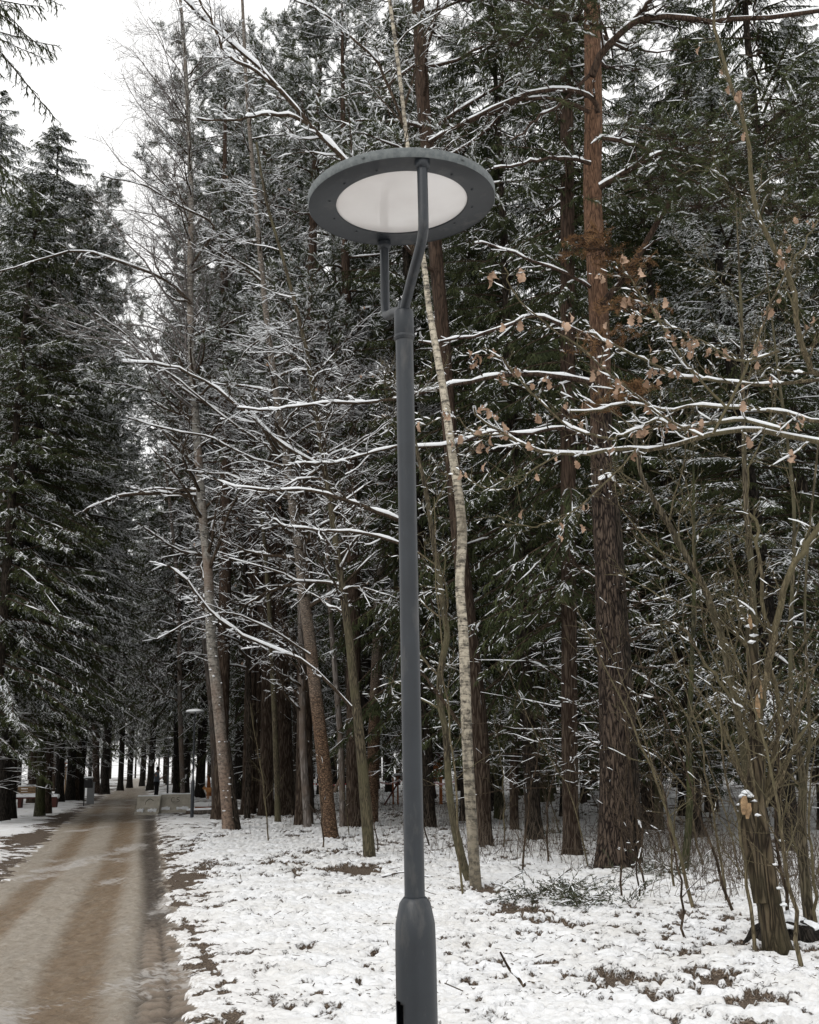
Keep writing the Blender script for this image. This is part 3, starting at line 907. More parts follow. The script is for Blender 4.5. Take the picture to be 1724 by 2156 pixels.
# ------------------------------------------------------------------ street lamp
def zrow(v, D):
    return CAMZ + D * math.tan(R(PITCH) + math.atan((1078 - v) / F))
LD = 3.44
LH = 3.45                       # underside of the head
def build_lamp():
    root = empty('street_lamp')
    zt, zc, zs, zs2 = zrow(655, LD), zrow(717, LD), zrow(1893, LD), zrow(1924, LD)
    # upper pole
    mb = MB()
    mb.lathe([(.0300, zs - .02), (.0300, zs + .3), (.0288, zc - .006), (.0288, zc + .01)], 40)
    mb.build('pole', 'lamp_paint', root)
    mb = MB()
    mb.lathe([(.0288, zc - .002), (.0325, zc), (.0325, zt - .006), (.0305, zt), (.0, zt + .001)], 40)
    mb.lathe([(.0335, zc + .008), (.0340, zc + .012), (.0335, zc + .016)], 40)
    mb.build('collar', 'lamp_paint', root)
    # lower housing with a shoulder and an open cable hatch on its left side
    mb = MB()
    k = 64; a = np.arange(k) * 2 * np.pi / k
    prof = [(.0295, zs + .004), (.034, zs - .001), (.042, zs - .012), (.0492, zs2 - .004), (.0535, zs2 - .025), (.0545, zs2 - .05)]
    zh = zrow(2103, LD)
    zl = sorted(set([zh, zh + .012, zh - .008, zh - .33, .05, -.15] + list(np.linspace(zs2 - .12, -.1, 22))), reverse=True)
    prof += [(.0555, z) for z in zl]
    prof = np.array(prof)
    VV = np.stack([prof[:, 0, None] * np.cos(a), prof[:, 0, None] * np.sin(a), np.repeat(prof[:, 1, None], k, 1)], -1)
    ix = np.arange(len(prof) * k).reshape(len(prof), k)
    q = []
    for i in range(len(prof) - 1):
        zm = (prof[i, 1] + prof[i + 1, 1]) / 2
        for j in range(k):
            am = math.degrees((a[j] + np.pi / k)) % 360
            if zh - .33 < zm < zh and 186 < am < 228:
                if zm > zh - .012 and (am < 192 or am > 222): pass
                else: continue
            q.append([ix[i, j], ix[i, (j + 1) % k], ix[i + 1, (j + 1) % k], ix[i + 1, j]])
    mb.add(VV.reshape(-1, 3), q)
    lo = mb.build('lower_pole', 'lamp_paint', root)
    s = lo.modifiers.new('wall', 'SOLIDIFY'); s.thickness = .004; s.offset = -1
    mb = MB(); mb.lathe([(.040, zh - .35), (.040, zh + .02)], 24); mb.build('hatch_opening', 'hole_black', lo)
    mb = MB(); mb.lathe([(.056, .02), (.11, .018), (.11, -.02)], 32); mb.build('base_plate', 'lamp_paint', root)
    # two bent arms
    ad = np.array([.066, -.277]) * 1.0
    for sgn in (1, -1):
        p = ad * sgn
        r = .0165
        pts = [(p[0], p[1], LH + .0), (p[0], p[1], LH - .1), (p[0], p[1], 3.25), (p[0] * .98, p[1] * .97, 3.215), (p[0] * .86, p[1] * .86, 3.18), (p[0] * .5, p[1] * .5, 3.135),
               (p[0] * .12, p[1] * .12, zt + .018), (0, 0, zt - .012)]
        if sgn < 0:
            pts = [(p[0], p[1], LH + .0), (p[0], p[1], LH - .1), (p[0], p[1], 3.225), (p[0] * .97, p[1] * .96, 3.18), (p[0] * .88, p[1] * .88, 3.152), (p[0] * .5, p[1] * .5, 3.12),
                   (p[0] * .12, p[1] * .12, zt + .012), (0, 0, zt - .012)]
        pl = smooth_poly(pts, 34)
        mb = MB(); mb.tubes(pl, np.full(34, r), 20)
        ar = mb.build('arm', 'lamp_paint', root)
        mb = MB(); mb.lathe([(r, LH - .030), (.023, LH - .028), (.024, LH - .016), (.024, LH - .002)], 24, c=(p[0], p[1], 0))
        mb.build('socket', 'lamp_paint', ar)
    mb = MB(); mb.lathe([(.020, zt - .01), (.020, zt + .028), (.017, zt + .034), (0, zt + .035)], 20); mb.build('hub', 'lamp_paint', root)
    # head
    head = MB()
    Ro, Ri = .315, .2215
    head.lathe([(Ri, LH + .012), (Ri, LH), (Ri + .003, LH - .001), (Ro - .006, LH), (Ro - .002, LH - .003)], 96, 0)
    head.lathe([(Ro - .002, LH - .003), (Ro, LH + .0), (Ro + .001, LH + .026), (Ro - .004, LH + .031), (.2, LH + .046), (0, LH + .05)], 96, 1)
    h = head.build('lamp_head', ['lamp_paint', 'lamp_rim'], root)
    mb = MB(); mb.lathe([(Ri + .001, LH + .004), (.19, LH - .004), (.14, LH - .012), (.07, LH - .017), (0, LH - .018)], 64)
    mb.build('diffuser', 'diffuser', h)
    for j in range(12):
        an = j * np.pi / 6 + .2
        mb = MB(); mb.lathe([(.0042, LH + .001), (.0042, LH - .003), (0, LH - .0042)], 8, c=(.245 * np.cos(an), .245 * np.sin(an), 0)); mb.build('screw', 'lamp_paint', h)
    for j in range(6):
        an = j * np.pi / 3 - 1.95
        mb = MB(); mb.add(*[(lambda c, d: (c, d))(np.array([[x, y, z] for z in (-.004, .004) for y in (-.004, .004) for x in (0, .006)]) @ np.array(Matrix.Rotation(an, 3, 'Z')).T
                 + np.array([(Ro) * np.cos(an), Ro * np.sin(an), LH + .013]), [[0, 2, 3, 1], [4, 5, 7, 6], [0, 1, 5, 4], [2, 6, 7, 3], [0, 4, 6, 2], [1, 3, 7, 5]])][0]); mb.build('rim_bolt', 'lamp_rim', h)
    mb = MB()
    an = np.linspace(0, 2 * np.pi, 60, endpoint=False)
    rng = np.random.default_rng(4)
    rings = []
    for i, (r_, z_) in enumerate([(Ro - .015, LH + .036), (Ro - .012, LH + .07), (Ro - .06, LH + .10), (.12, LH + .125), (.01, LH + .13)]):
        jt = 1 + .03 * (fbm(np.cos(an) * 2 + 4, np.sin(an) * 2 + 4, 5) - .5) * 2
        rings.append(np.stack([r_ * jt * np.cos(an), r_ * jt * np.sin(an), np.full(60, z_)], -1))
    Vr = np.concatenate(rings); ixx = np.arange(300).reshape(5, 60)
    i0, i1 = ixx[:-1], ixx[1:]
    mb.add(Vr, np.stack([i0, np.roll(i0, -1, 1), np.roll(i1, -1, 1), i1], -1).reshape(-1, 4))
    sc_ = mb.build('snow_cap', 'snow', h)
    return root, h, sc_
lamp, lamp_head, lamp_snow = build_lamp()
tp = P(850, 655, LD); bt = P(877, 2100, LD)
axd = Vector((tp - bt)); axd.normalize()
base = bt - np.array(axd) * (bt[2] / axd[2])
qt = Vector((0, 0, 1)).rotation_difference(axd)
for o_ in [lamp]:
    pass
for far, (u, D, lab) in enumerate([(None, None, 'large dark grey lamp post in the foreground, its round head seen from below'),
                                   (404.5, 38.6, 'distant lamp post with a round head beside the concrete barriers'),
                                   (351.5, 72, 'farthest lamp post with a small round head, near the standing person')]):
    if far == 0: continue
    c = copy_tree(lamp)
    gx_ = P(u, 1700, D); c.location = (gx_[0], D, gz(gx_[0], D) - .01)
    tag(c, lab, 'lamp post', 'park lamp posts along the road')
bpy.data.objects.remove(lamp_snow)
lamp.rotation_mode = 'QUATERNION'; lamp.rotation_quaternion = qt; lamp.location = tuple(base)
tag(lamp, 'large dark grey lamp post in the foreground, its round head seen from below', 'lamp post', 'park lamp posts along the road')
Mh = Matrix.Translation((0, 0, LH)) @ Matrix.Rotation(R(-2.2), 4, 'Y') @ Matrix.Rotation(R(1.2), 4, 'X') @ Matrix.Translation((0, 0, -LH))
lamp_head.matrix_basis = Mh

# ------------------------------------------------------------------ individual trees
KEEP = []            # (x, y, r) bases of the trees placed by hand
def px_line(pts, D0, D1=None, base_pt=None):
    D1 = D0 if D1 is None else D1
    n = len(pts)
    return np.array([P(u, v, D0 + (D1 - D0) * i / max(1, n - 1)) for i, (u, v) in enumerate([p[:2] for p in pts])])
def tree(name, label, cat, mat, pts, Htop=None, seed=0, flare=.5, dD=0, k=18, rough=.05, group=None, D=None, fh=.6, n=60, wmul=1.0):
    """pts: [(u, v, width)] from the base upwards"""
    rng = np.random.default_rng(seed + 100)
    u0, v0, w0 = pts[0]
    g = G(u0, v0) if D is None else P(u0, v0, D)
    D = g[1]
    W = [np.array([g[0], g[1], gz(g[0], g[1]) - .06])]; Rr = [w0 * wmul / 2 / pxm(g) / (1 + flare * .8)]
    nn = len(pts)
    for i, (u, v, w_) in enumerate(pts[1:]):
        p = P(u, v, D + dD * (i + 1) / nn); W.append(p); Rr.append(w_ * wmul / 2 / pxm(p))
    if Htop and W[-1][2] < Htop:
        d = unit(W[-1] - W[-2]); d = unit(d * np.array([.6, .6, 1]))
        z0 = W[-1][2]; q = W[-1]; r0 = Rr[-1]
        for s in np.linspace(.25, 1, 4):
            W.append(q + d * (Htop - z0) * s / d[2]); Rr.append(r0 * (1 - .88 * s))
    W = np.array(W); b0 = W[0].copy()
    root = empty(name, b0, 0, label, cat, group)
    mb, p, r = trunk_mesh(rng, W - b0, np.array(Rr), k, flare, rough, n=n, flare_h=fh)
    tr = mb.build('trunk', [mat, 'snow'] if isinstance(mat, str) else mat, root)
    KEEP.append((b0[0], b0[1], .6))
    return dict(root=root, trunk=tr, p=p, r=r, b=b0, rng=rng, D=D)
def add_limb(mb, t, pts, w0, w1, D0, D1=None, matw=0, mats=1, snow=.95, sub=(5, 4), L=.9, jit=.02, sb=.012, smul=.75, n=16, lift=.01, rmin=.004, m0=None, wig=.16, bend=.0):
    rng = t['rng']
    W = px_line(pts, D0, D1) - t['b']
    C = smooth_poly(W, n); C += rng.normal(size=C.shape) * jit * np.linspace(.2, 1, n)[:, None]
    s = pxm(C.mean(0) + t['b'])
    rd = np.linspace(w0, w1, n) / 2 / s
    mb.tubes(C, rd, 6, matw); mb.snow(C, rd, mats, sb, smul, snow, rng, 6)
    if sub:
        B, RB_ = grow(rng, C[None], rd[None], int(sub[0] * 2.2), .1, 1, L * .4, L * 1.1, 45, 6, wig, lift, .5, .3, rmin, .35)
        mb.tubes(B, RB_, 3, matw); mb.snow(B, RB_, mats, sb * .75, .9, snow * .8, rng, 3)
        E, RE = grow(rng, B, RB_, sub[1], .15, 1, L * .12, L * .4, 42, 4, wig, lift, .55, .5, rmin * .8, .3)
        mb.tubes(E, RE, 3, matw); mb.snow(E, RE, mats, sb * .6, .9, snow * .7, rng, 3)
        return C, B, E
    return C, None, None

# --- main birch beside the lamp
t = tree('birch_tree', 'slender white birch with peeling bark just right of the large lamp post', 'birch tree', 'bark_birch',
         [(1002, 1872, 36), (992, 1720, 32), (983, 1560, 31), (976, 1346, 30), (968, 1230, 27), (973, 1130, 29), (966, 1043, 27), (950, 940, 25), (937, 845, 24), (926, 780, 22), (914, 713, 20), (902, 640, 17), (893, 560, 16), (872, 420, 14), (858, 310, 12), (840, 150, 11), (820, 0, 10)],
14.5, 1, .35, .6, 20, .07, n=110, wmul=.72)
mb = MB()
add_limb(mb, t, [(893, 560), (800, 420), (720, 330), (640, 250), (545, 140), (440, 50), (360, -30)], 13, 6, 16.6, 14.5, sub=(9, 6), L=1.3, sb=.02, lift=.0, snow=1.0, smul=1.05)
add_limb(mb, t, [(590, 190), (530, 145), (480, 118), (450, 60), (400, -40)], 8, 4, 15.2, 14.6, sub=(7, 5), L=1.0, sb=.02)
add_limb(mb, t, [(660, 270), (610, 243), (540, 245), (495, 250), (410, 253)], 9, 4, 15.6, 15, sub=(4, 4), L=.6, sb=.02, snow=1.0)
add_limb(mb, t, [(858, 290), (800, 140), (740, 80), (690, 35), (600, -10)], 7, 3, 16.4, 15.4, sub=(9, 5), L=1.1, sb=.015, snow=1.0)
add_limb(mb, t, [(850, 230), (880, 130), (900, 60), (960, -20)], 6, 3, 16.3, 16, sub=(8, 5), L=.9)
add_limb(mb, t, [(972, 1530), (930, 1470), (890, 1420), (875, 1395)], 9, 4, 15.8, 15.6, sub=(3, 3), L=.4)
deciduous(mb, t['rng'], t['p'], t['r'], .62, 16, 1.7, 55, .02, (7, 6), .7, flat=.2)
mb.build('crown', ['bark_twig', 'snow'], t['root'])

t = tree('birch_tree', 'thin crooked young birch leaning against the foot of the white birch', 'birch tree', 'bark_green',
         [(994, 1866, 16), (970, 1800, 17), (950, 1700, 16), (944, 1640, 15), (938, 1540, 14), (925, 1475, 13), (929, 1400, 14), (941, 1340, 13), (934, 1290, 12), (924, 1210, 12), (912, 1140, 11), (898, 1040, 10), (880, 960, 8), (860, 860, 6)],
         7.2, 2, .3, .4, 12, n=70)
mb = MB(); deciduous(mb, t['rng'], t['p'], t['r'], .25, 16, 1.5, 50, .03, (7, 5), .5, rmul=.4); mb.build('crown', ['bark_olive', 'snow'], t['root'])

# --- aspen at the road side
t = tree('aspen_tree', 'tall pale aspen leaning left beside the muddy road, snow tufts on its lower bark', 'aspen tree', 'bark_aspen',
         [(481, 1752, 28), (474, 1650, 25), (466, 1560, 24), (456, 1450, 24), (445, 1346, 22), (438, 1200, 20), (428, 1100, 19), (420, 1000, 18), (412, 880, 17), (404, 760, 15), (400, 600, 13), (402, 420, 11), (396, 250, 9), (388, 100, 8), (380, 0, 6)],
         21, 3, .25, .5, 18, n=100)
mb = MB(); rng = t['rng']
for (pl, a, b_, L) in [([(412, 1045), (340, 1040), (268, 1042), (215, 1058), (173, 1078)], 9, 4, .9), ([(402, 640), (350, 590), (250, 550), (170, 530), (90, 545), (0, 575)], 8, 3, 1.0),
                       ([(470, 870), (400, 830), (330, 770), (260, 700), (200, 660)], 6, 3, 1.0), ([(402, 560), (450, 480), (390, 440), (300, 390), (215, 370)], 6, 2.5, .9),
                       ([(430, 1170), (380, 1160), (330, 1130), (290, 1100)], 6, 3, .7), ([(700, 1010), (600, 960), (500, 900), (400, 820), (330, 770), (240, 740)], 6, 3, .8)]:
    add_limb(mb, t, pl, a, b_, t['D'] + .2, t['D'] - 1.2, sub=(8, 5), L=L, sb=.014, snow=1.0)
B, C, D_ = deciduous(mb, rng, t['p'], t['r'], .30, 46, 3.0, 58, .03, (8, 5), .9, flat=.3, rmin=.0048, sbase=.0075)
deciduous(mb, rng, t['p'], t['r'], .58, 44, 4.8, 42, .03, (11, 8), .40, matw=2, mats=1, flat=.0, rmin=.0052, rmul=.38, sbase=.005, bias=(-.9, 0, 0), tmax=.9)
mb.build('crown', ['bark_twig', 'snow', 'bark_frost'], t['root'])
mb = MB()
for _ in range(34):
    i = rng.integers(2, 34); an = rng.uniform(-2.2, .6)
    c = t['p'][i] + np.array([math.cos(an), math.sin(an), 0]) * t['r'][i] * 1.02
    r_ = rng.uniform(.014, .05)
    mb = MB(); tuft(mb, c, r_, rng)
    mb.build('snow_tuft', 'snow', t['root'])
mb = MB()
px2 = [(497, 1750, 18), (490, 1690, 18), (484, 1620, 15), (479, 1560, 9)]
W = np.array([P(u, v, t['D'] + .08) for u, v, _ in px2]) - t['b']; W[0][2] = 0
trunk_mesh(rng, W, np.array([w_ / 2 / pxm(W[0] + t['b']) for _, _, w_ in px2]), 14, .25, .1, mb, 0, 24)
mb.build('side_stem', 'bark_dark', t['root'])

# --- leaning orange birch
t = tree('birch_tree', 'orange-brown birch with ringed bark leaning left, between aspen and large lamp post', 'birch tree', 'bark_orange',
         [(697, 1770, 32), (688, 1680, 30), (676, 1560, 28), (662, 1440, 26), (652, 1346, 25), (640, 1257, 23), (628, 1150, 21), (614, 1043, 19), (603, 970, 18), (592, 911, 16), (578, 800, 14), (566, 713, 13), (550, 560, 11), (536, 400, 9), (520, 200, 8), (510, 0, 6)],
         20, 5, .3, .5, 18, n=100)
mb = MB()
add_limb(mb, t, [(655, 1380), (560, 1320), (480, 1290), (400, 1310), (330, 1345)], 5, 3, t['D'], t['D'] - 1, sub=(8, 5), L=.9, snow=1)
add_limb(mb, t, [(606, 985), (520, 960), (440, 920), (350, 905), (270, 880)], 5, 3, t['D'], t['D'] - 1, sub=(8, 5), L=.9, snow=1)
deciduous(mb, t['rng'], t['p'], t['r'], .30, 44, 2.7, 64, .015, (9, 6), .9, flat=.5, sbase=.0075); mb.build('crown', ['bark_twig', 'snow'], t['root'])

# --- green-grey maple
t = tree('maple_tree', 'mossy green-grey leaning trunk nearest the left side of the large lamp post', 'maple tree', 'bark_green',
         [(779, 1813, 34), (770, 1700, 30), (758, 1560, 26), (744, 1430, 24), (735, 1346, 22), (722, 1250, 20), (711, 1170, 18), (693, 1043, 16), (682, 980, 15), (673, 911, 14), (655, 800, 12), (640, 713, 11), (600, 560, 9), (560, 420, 7), (540, 300, 6)],
         12, 6, .3, .4, 16, n=90, wmul=.8)
mb = MB()
add_limb(mb, t, [(838, 1095), (780, 1072), (720, 1050), (640, 1032), (560, 1030), (480, 1022), (440, 1000)], 10, 3, t['D'] - 2.5, t['D'] - 4, sub=(7, 5), L=.7, sb=.012, snow=1.0, smul=.8)
add_limb(mb, t, [(838, 1143), (760, 1122), (680, 1118), (600, 1108), (560, 1080)], 7, 4, t['D'] - 2.5, t['D'] - 3.5, sub=(6, 4), L=.6, sb=.012, snow=1.0)
add_limb(mb, t, [(834, 840), (770, 848), (706, 848), (624, 856), (567, 864), (500, 860)], 7, 4, t['D'] - 2, t['D'] - 3, sub=(7, 5), L=.7, sb=.018, snow=1.0)
add_limb(mb, t, [(836, 940), (756, 961), (700, 974), (640, 975), (560, 990)], 6, 4, t['D'] - 2, t['D'] - 3, sub=(7, 5), L=.7, sb=.015, snow=1.0)
add_limb(mb, t, [(680, 985), (600, 940), (520, 870), (430, 800), (350, 770), (260, 760)], 8, 4, t['D'], t['D'] - 2, sub=(8, 6), L=.9, sb=.018, snow=1.0)
add_limb(mb, t, [(740, 1490), (650, 1400), (560, 1360), (500, 1330), (440, 1285), (400, 1230), (350, 1190)], 7, 4, t['D'] - 1, t['D'] - 3, sub=(7, 5), L=.7, sb=.018, snow=1.0)
B, C, D_ = deciduous(mb, t['rng'], t['p'], t['r'], .32, 40, 2.2, 64, .01, (9, 6), .9, flat=.55, sbase=.0075); 
dry_leaves(mb, t['rng'], D_, 30, 2, .05)
mb.build('crown', ['bark_twig', 'snow', 'dry_leaf'], t['root'])

# --- reddish birch left of the pole
t = tree('birch_tree', 'reddish-brown birch trunk half hidden behind twigs, directly left of the lamp pole', 'birch tree', 'bark_orange',
         [(784, 1735, 26), (786, 1600, 26), (791, 1450, 24), (795, 1346, 23), (799, 1240, 21), (804, 1140, 20), (814, 1076, 18), (822, 960, 15), (828, 800, 13), (822, 650, 12), (812, 400, 10)],
         19, 7, .3, .3, 16, n=80)
mb = MB(); deciduous(mb, t['rng'], t['p'], t['r'], .34, 30, 2.4, 55, .03, (8, 7), .75, flat=.35); mb.build('crown', ['bark_twig', 'snow'], t['root'])

# --- pines and spruces in the middle distance with their own trunks
def pine(label, pts, H, z0, Rm, seed, mat='bark_pine', nb=30, snow=.6, **kw):
    t = tree('pine_tree', label, 'pine tree', mat, pts, H, seed, **kw)
    i0 = np.searchsorted(t['p'][:, 2], z0 - .5)
    mb = pine_crown(t['rng'], None, t['p'], t['r'], z0, Rm, nb, snow)
    mb.build('crown', ['bark_redpine', 'needles_pine', 'snow'], t['root'])
    return t
t = pine('thick pine with orange upper trunk, largest trunk right of the lamp post',
         [(1294, 1832, 88), (1296, 1700, 66), (1292, 1500, 62), (1284, 1346, 56), (1276, 1180, 50), (1268, 1043, 46), (1265, 880, 44), (1263, 713, 42), (1258, 600, 41), (1250, 480, 40), (1247, 380, 38), (1249, 250, 37), (1247, 100, 35), (1246, 0, 34)],
         20, 14.5, 3.8, 11, nb=26, flare=.45, fh=.9, k=26, n=120, dD=.6)
mb = MB(); PD = t['D']
for (pl, a, b_, sb_, L) in [
    ([(1245, 160), (1270, 108), (1330, 50), (1385, 35), (1500, 44), (1600, 35), (1760, 22)], 17, 9, .012, .9),
    ([(1330, 50), (1360, 15), (1400, -30)], 14, 9, .01, .6),
    ([(1258, 238), (1248, 208), (1215, 194), (1150, 190), (1090, 205), (1010, 240), (960, 265), (905, 300)], 12, 6, .008, .7),
    ([(1240, 236), (1190, 215), (1120, 205), (1060, 228), (1000, 250), (930, 285), (880, 330)], 9, 5, .008, .6),
    ([(1243, 345), (1205, 335), (1150, 335), (1100, 345), (1040, 352)], 9, 5, .007, .6),
    ([(1262, 395), (1320, 360), (1380, 330), (1440, 310), (1520, 300)], 13, 6, .008, .8),
    ([(1262, 290), (1320, 300), (1390, 330), (1470, 390), (1530, 440)], 10, 5, .008, .8),
    ([(1243, 605), (1180, 570), (1110, 545), (1050, 520), (1000, 510)], 8, 4, .01, .6),
    ([(1240, 160), (1170, 225), (1130, 250), (1080, 300)], 8, 4, .006, .6),
    ([(1250, 808), (1200, 796), (1130, 790), (1060, 790), (990, 805), (900, 822), (865, 826)], 12, 7, .018, .7),
    ([(1255, 990), (1235, 930), (1200, 905), (1150, 905), (1100, 915), (1040, 908), (980, 930), (880, 942)], 9, 6, .02, .6),
    ([(1262, 720), (1200, 690), (1120, 665), (1060, 690), (960, 715), (880, 722)], 9, 5, .014, .7),
    ([(1268, 640), (1330, 560), (1400, 440), (1480, 340), (1560, 290)], 15, 8, .004, .6)]:
    add_limb(mb, t, pl, a, b_, PD + .1, PD - .8, sub=(6, 4), L=L, sb=sb_, snow=.95, lift=.02)
mb.build('limbs', ['bark_redpine', 'snow'], t['root'])
# dead sprigs with rusty needles low on the pine, green boughs higher up
def bough(name, t, spots, matn, seed, snow=.3, n=26, spread=.5, tl=.10, W_=.011, wood='bark_redpine'):
    rng = np.random.default_rng(seed); mb = MB()
    for (u, v, D, s) in spots:
        c = P(u, v, D) - t['b']
        A = c[None] + rng.normal(size=(n, 3)) * spread * s * np.array([1, .8, .35])
        dr = unit(rng.normal(size=(n, 3)) * np.array([1, 1, .35]) + np.array([0, 0, -.12]))
        St = np.stack([A - dr * .35 * s, A - dr * .12 * s, A], 1)
        mb.tubes(St, np.full((n, 3), .004), 3, 0)
        # needles along each sprig
        for q in (0.15, .4, .65, .85, 1.0):
            pp = St[:, 0] * (1 - q) + St[:, 2] * q
            pine_tufts(mb, rng, pp, dr, 1, 2, 13, tl, W_, snow if q > .3 else 0)
        hub = c + np.array([0, 0, -.05])
        J = np.stack([np.repeat(hub[None], n, 0), (hub + A - dr * .35 * s) / 2 + rng.normal(size=(n, 3)) * .05, A - dr * .35 * s], 1)
        mb.tubes(J, np.full((n, 3), .006), 3, 0)
    return mb.build(name, [wood, matn, 'snow'], t['root'])
bough('dead_sprigs', t, [(1275, 520, PD - .6, .7), (1320, 560, PD - .5, .55), (1270, 720, PD - .5, .6), (1330, 640, PD - .4, .6), (1275, 850, PD - .5, .5), (1330, 820, PD - .5, .45), (1225, 510, PD - .5, .5)], 'dry_needles', 5, .0, 26, .42, .07, .008)
bough('green_boughs', t, [(1150, 60, PD - 1, 1.2), (1080, 90, PD - 1, 1.0), (1210, 40, PD - 1, 1.0), (1430, 290, PD - 1.6, 1.2), (1520, 330, PD - 1.6, 1.3), (1600, 300, PD - 1.6, 1.2), (1680, 330, PD - 1.6, 1.2), (1560, 400, PD - 1.4, 1.1),
                      (1470, 430, PD - 1.3, 1.0), (1650, 230, PD - 1, 1.1), (1700, 450, PD - 1, 1.1), (1400, 380, PD - 1, .9)], 'needles_pine', 6, .12, 40, .55, .11, .010)

t = tree('tree_snag', 'broken-off dead trunk with a snow-capped hooked top, in front of the orange pine', 'dead tree', 'bark_dark',
         [(1322, 1828, 62), (1325, 1700, 46), (1318, 1550, 44), (1308, 1400, 43), (1298, 1250, 41), (1290, 1120, 38), (1284, 1050, 34), (1281, 1025, 24)], None, 12, .3, .1, 20, fh=.5)
mb = MB()
add_limb(mb, t, [(1288, 1040), (1290, 1012), (1275, 1008), (1262, 1018), (1258, 1045)], 10, 8, t['D'] - .1, t['D'] - .3, sub=None, sb=.028, snow=1.0, smul=1.2)
add_limb(mb, t, [(1276, 1005), (1300, 1020), (1318, 1050)], 6, 5, t['D'] - .2, t['D'] - .2, sub=None, sb=.02, snow=1.0)
deciduous(mb, t['rng'], t['p'], t['r'], .12, 26, 1.4, 80, -.01, (6, 4), .35, flat=.5, tmax=.9, rmul=.2)
mb.build('broken_limbs', ['bark_twig', 'snow'], t['root'])

pine('dark reddish pine behind the white birch, rising behind the lamp head',
     [(1018, 1789, 44), (1012, 1600, 38), (1004, 1480, 36), (985, 1300, 34), (968, 1150, 32), (955, 1000, 31), (943, 860, 30), (932, 700, 29), (921, 580, 29), (903, 350, 28), (892, 230, 28), (885, 100, 27), (880, 0, 26)],
     21, 12.0, 4.6, 21, 'bark_redpine', nb=34, snow=.75, flare=.35, k=22, n=100)
KP = []
def spruce_at(label, pts, H, cb, Rm, seed, mat='bark_dark', snow=.3, dens=1.0, dead=(1.5, 40), step=.36, name='spruce_tree', per=5, **kw):
    t = tree(name, label, 'spruce tree', mat, pts, H, seed, **kw)
    mb = spruce_crown(t['rng'], t['p'][-1, 2], cb, Rm, step, per, snow, dens, dead)
    # follow the trunk's lean
    for V_ in mb.V:
        V_[:, 0] += np.interp(V_[:, 2], t['p'][:, 2], t['p'][:, 0]); V_[:, 1] += np.interp(V_[:, 2], t['p'][:, 2], t['p'][:, 1])
    mb.build('crown', ['bark_twig', 'needles_spruce', 'snow'], t['root'])
    return t
spruce_at('straight dark spruce trunk between the white birch and the thick orange pine',
          [(1205, 1806, 46), (1200, 1650, 34), (1198, 1346, 33), (1196, 1000, 32), (1195, 700, 31), (1194, 400, 29), (1193, 150, 26)], 21, 4.2, 2.6, 31, 'bark_redpine', .15, .8, (1.2, 46), flare=.55, k=20, n=80)

# dark pine left group
t = pine('stout dark brown pine with a forked low stem, behind the leaning orange birch',
     [(602, 1717, 44), (600, 1600, 34), (596, 1450, 31), (592, 1346, 30), (588, 1200, 28), (583, 1000, 25), (578, 850, 23), (572, 700, 21), (566, 500, 19), (560, 300, 17)],
     23, 13, 3.6, 41, 'bark_redpine', nb=26, snow=.8, flare=.3, k=18, n=80)
mb = MB()
Wx = [(587, 1640, 16), (576, 1560, 17), (566, 1450, 16), (560, 1346, 15), (545, 1240, 13), (525, 1160, 12), (508, 1110, 12), (485, 1060, 10), (470, 1030, 8)]
W = np.array([P(u, v, t['D'] + .1) for u, v, _ in Wx]) - t['b']
trunk_mesh(t['rng'], W, np.array([w_ / 2 / pxm(W[0] + t['b']) for *_, w_ in Wx]), 12, 0, .05, mb, 0, 50)
mb.build('side_stem', 'bark_redpine', t['root'])
SP_LAB = [
    ('slim dark trunk right of the stout forked pine', [(624, 1710, 15), (622, 1500, 13), (618, 1300, 12), (612, 1000, 11)], 17, 'bark_dark'),
    ('slim dark trunk just left of the leaning orange birch', [(656, 1713, 13), (650, 1500, 12), (646, 1300, 11), (640, 1000, 10)], 16, 'bark_dark'),
    ('dark leaning trunk behind the mossy maple', [(748, 1720, 18), (742, 1600, 17), (735, 1450, 16), (720, 1250, 15), (700, 1000, 12)], 18, 'bark_dark'),
    ('mossy straight trunk right of the white birch, second from it', [(1051, 1727, 24), (1049, 1600, 21), (1047, 1400, 20), (1044, 1100, 18)], 20, 'bark_moss'),
    ('narrow grey trunk with orange upper part leaning right, midway between birch and dark spruce', [(1083, 1750, 22), (1082, 1640, 19), (1088, 1540, 18), (1103, 1466, 17), (1110, 1340, 15), (1116, 1150, 12)], 15, 'bark_redpine'),
    ('mossy dark trunk behind low hanging boughs, left of the straight dark spruce', [(1150, 1690, 34), (1150, 1500, 28), (1148, 1200, 25)], 22, 'bark_moss'),
    ('narrow dark trunk hugging the right side of the straight spruce', [(1228, 1693, 16), (1227, 1500, 14), (1226, 1200, 12)], 20, 'bark_dark'),
]
for i, (lab, pts, H, mat) in enumerate(SP_LAB):
    spruce_at(lab, pts, H, 5.5, 2.2, 300 + i, mat, .35, .7, (1.5, 26), flare=.35, k=12, n=40, step=.45, per=4)
t = tree('birch_tree', 'thin grey-brown spotted trunk left of the leaning orange birch', 'birch tree', 'bark_grey',
         [(648, 1745, 19), (642, 1650, 16), (637, 1550, 15), (636, 1450, 14), (634, 1346, 13), (628, 1150, 11), (620, 950, 10), (600, 700, 8)], 14, 51, .3, .3, 12)
mb = MB(); deciduous(mb, t['rng'], t['p'], t['r'], .35, 26, 2.2, 55, .02, (8, 6), .75, flat=.4); mb.build('crown', ['bark_twig', 'snow'], t['root'])

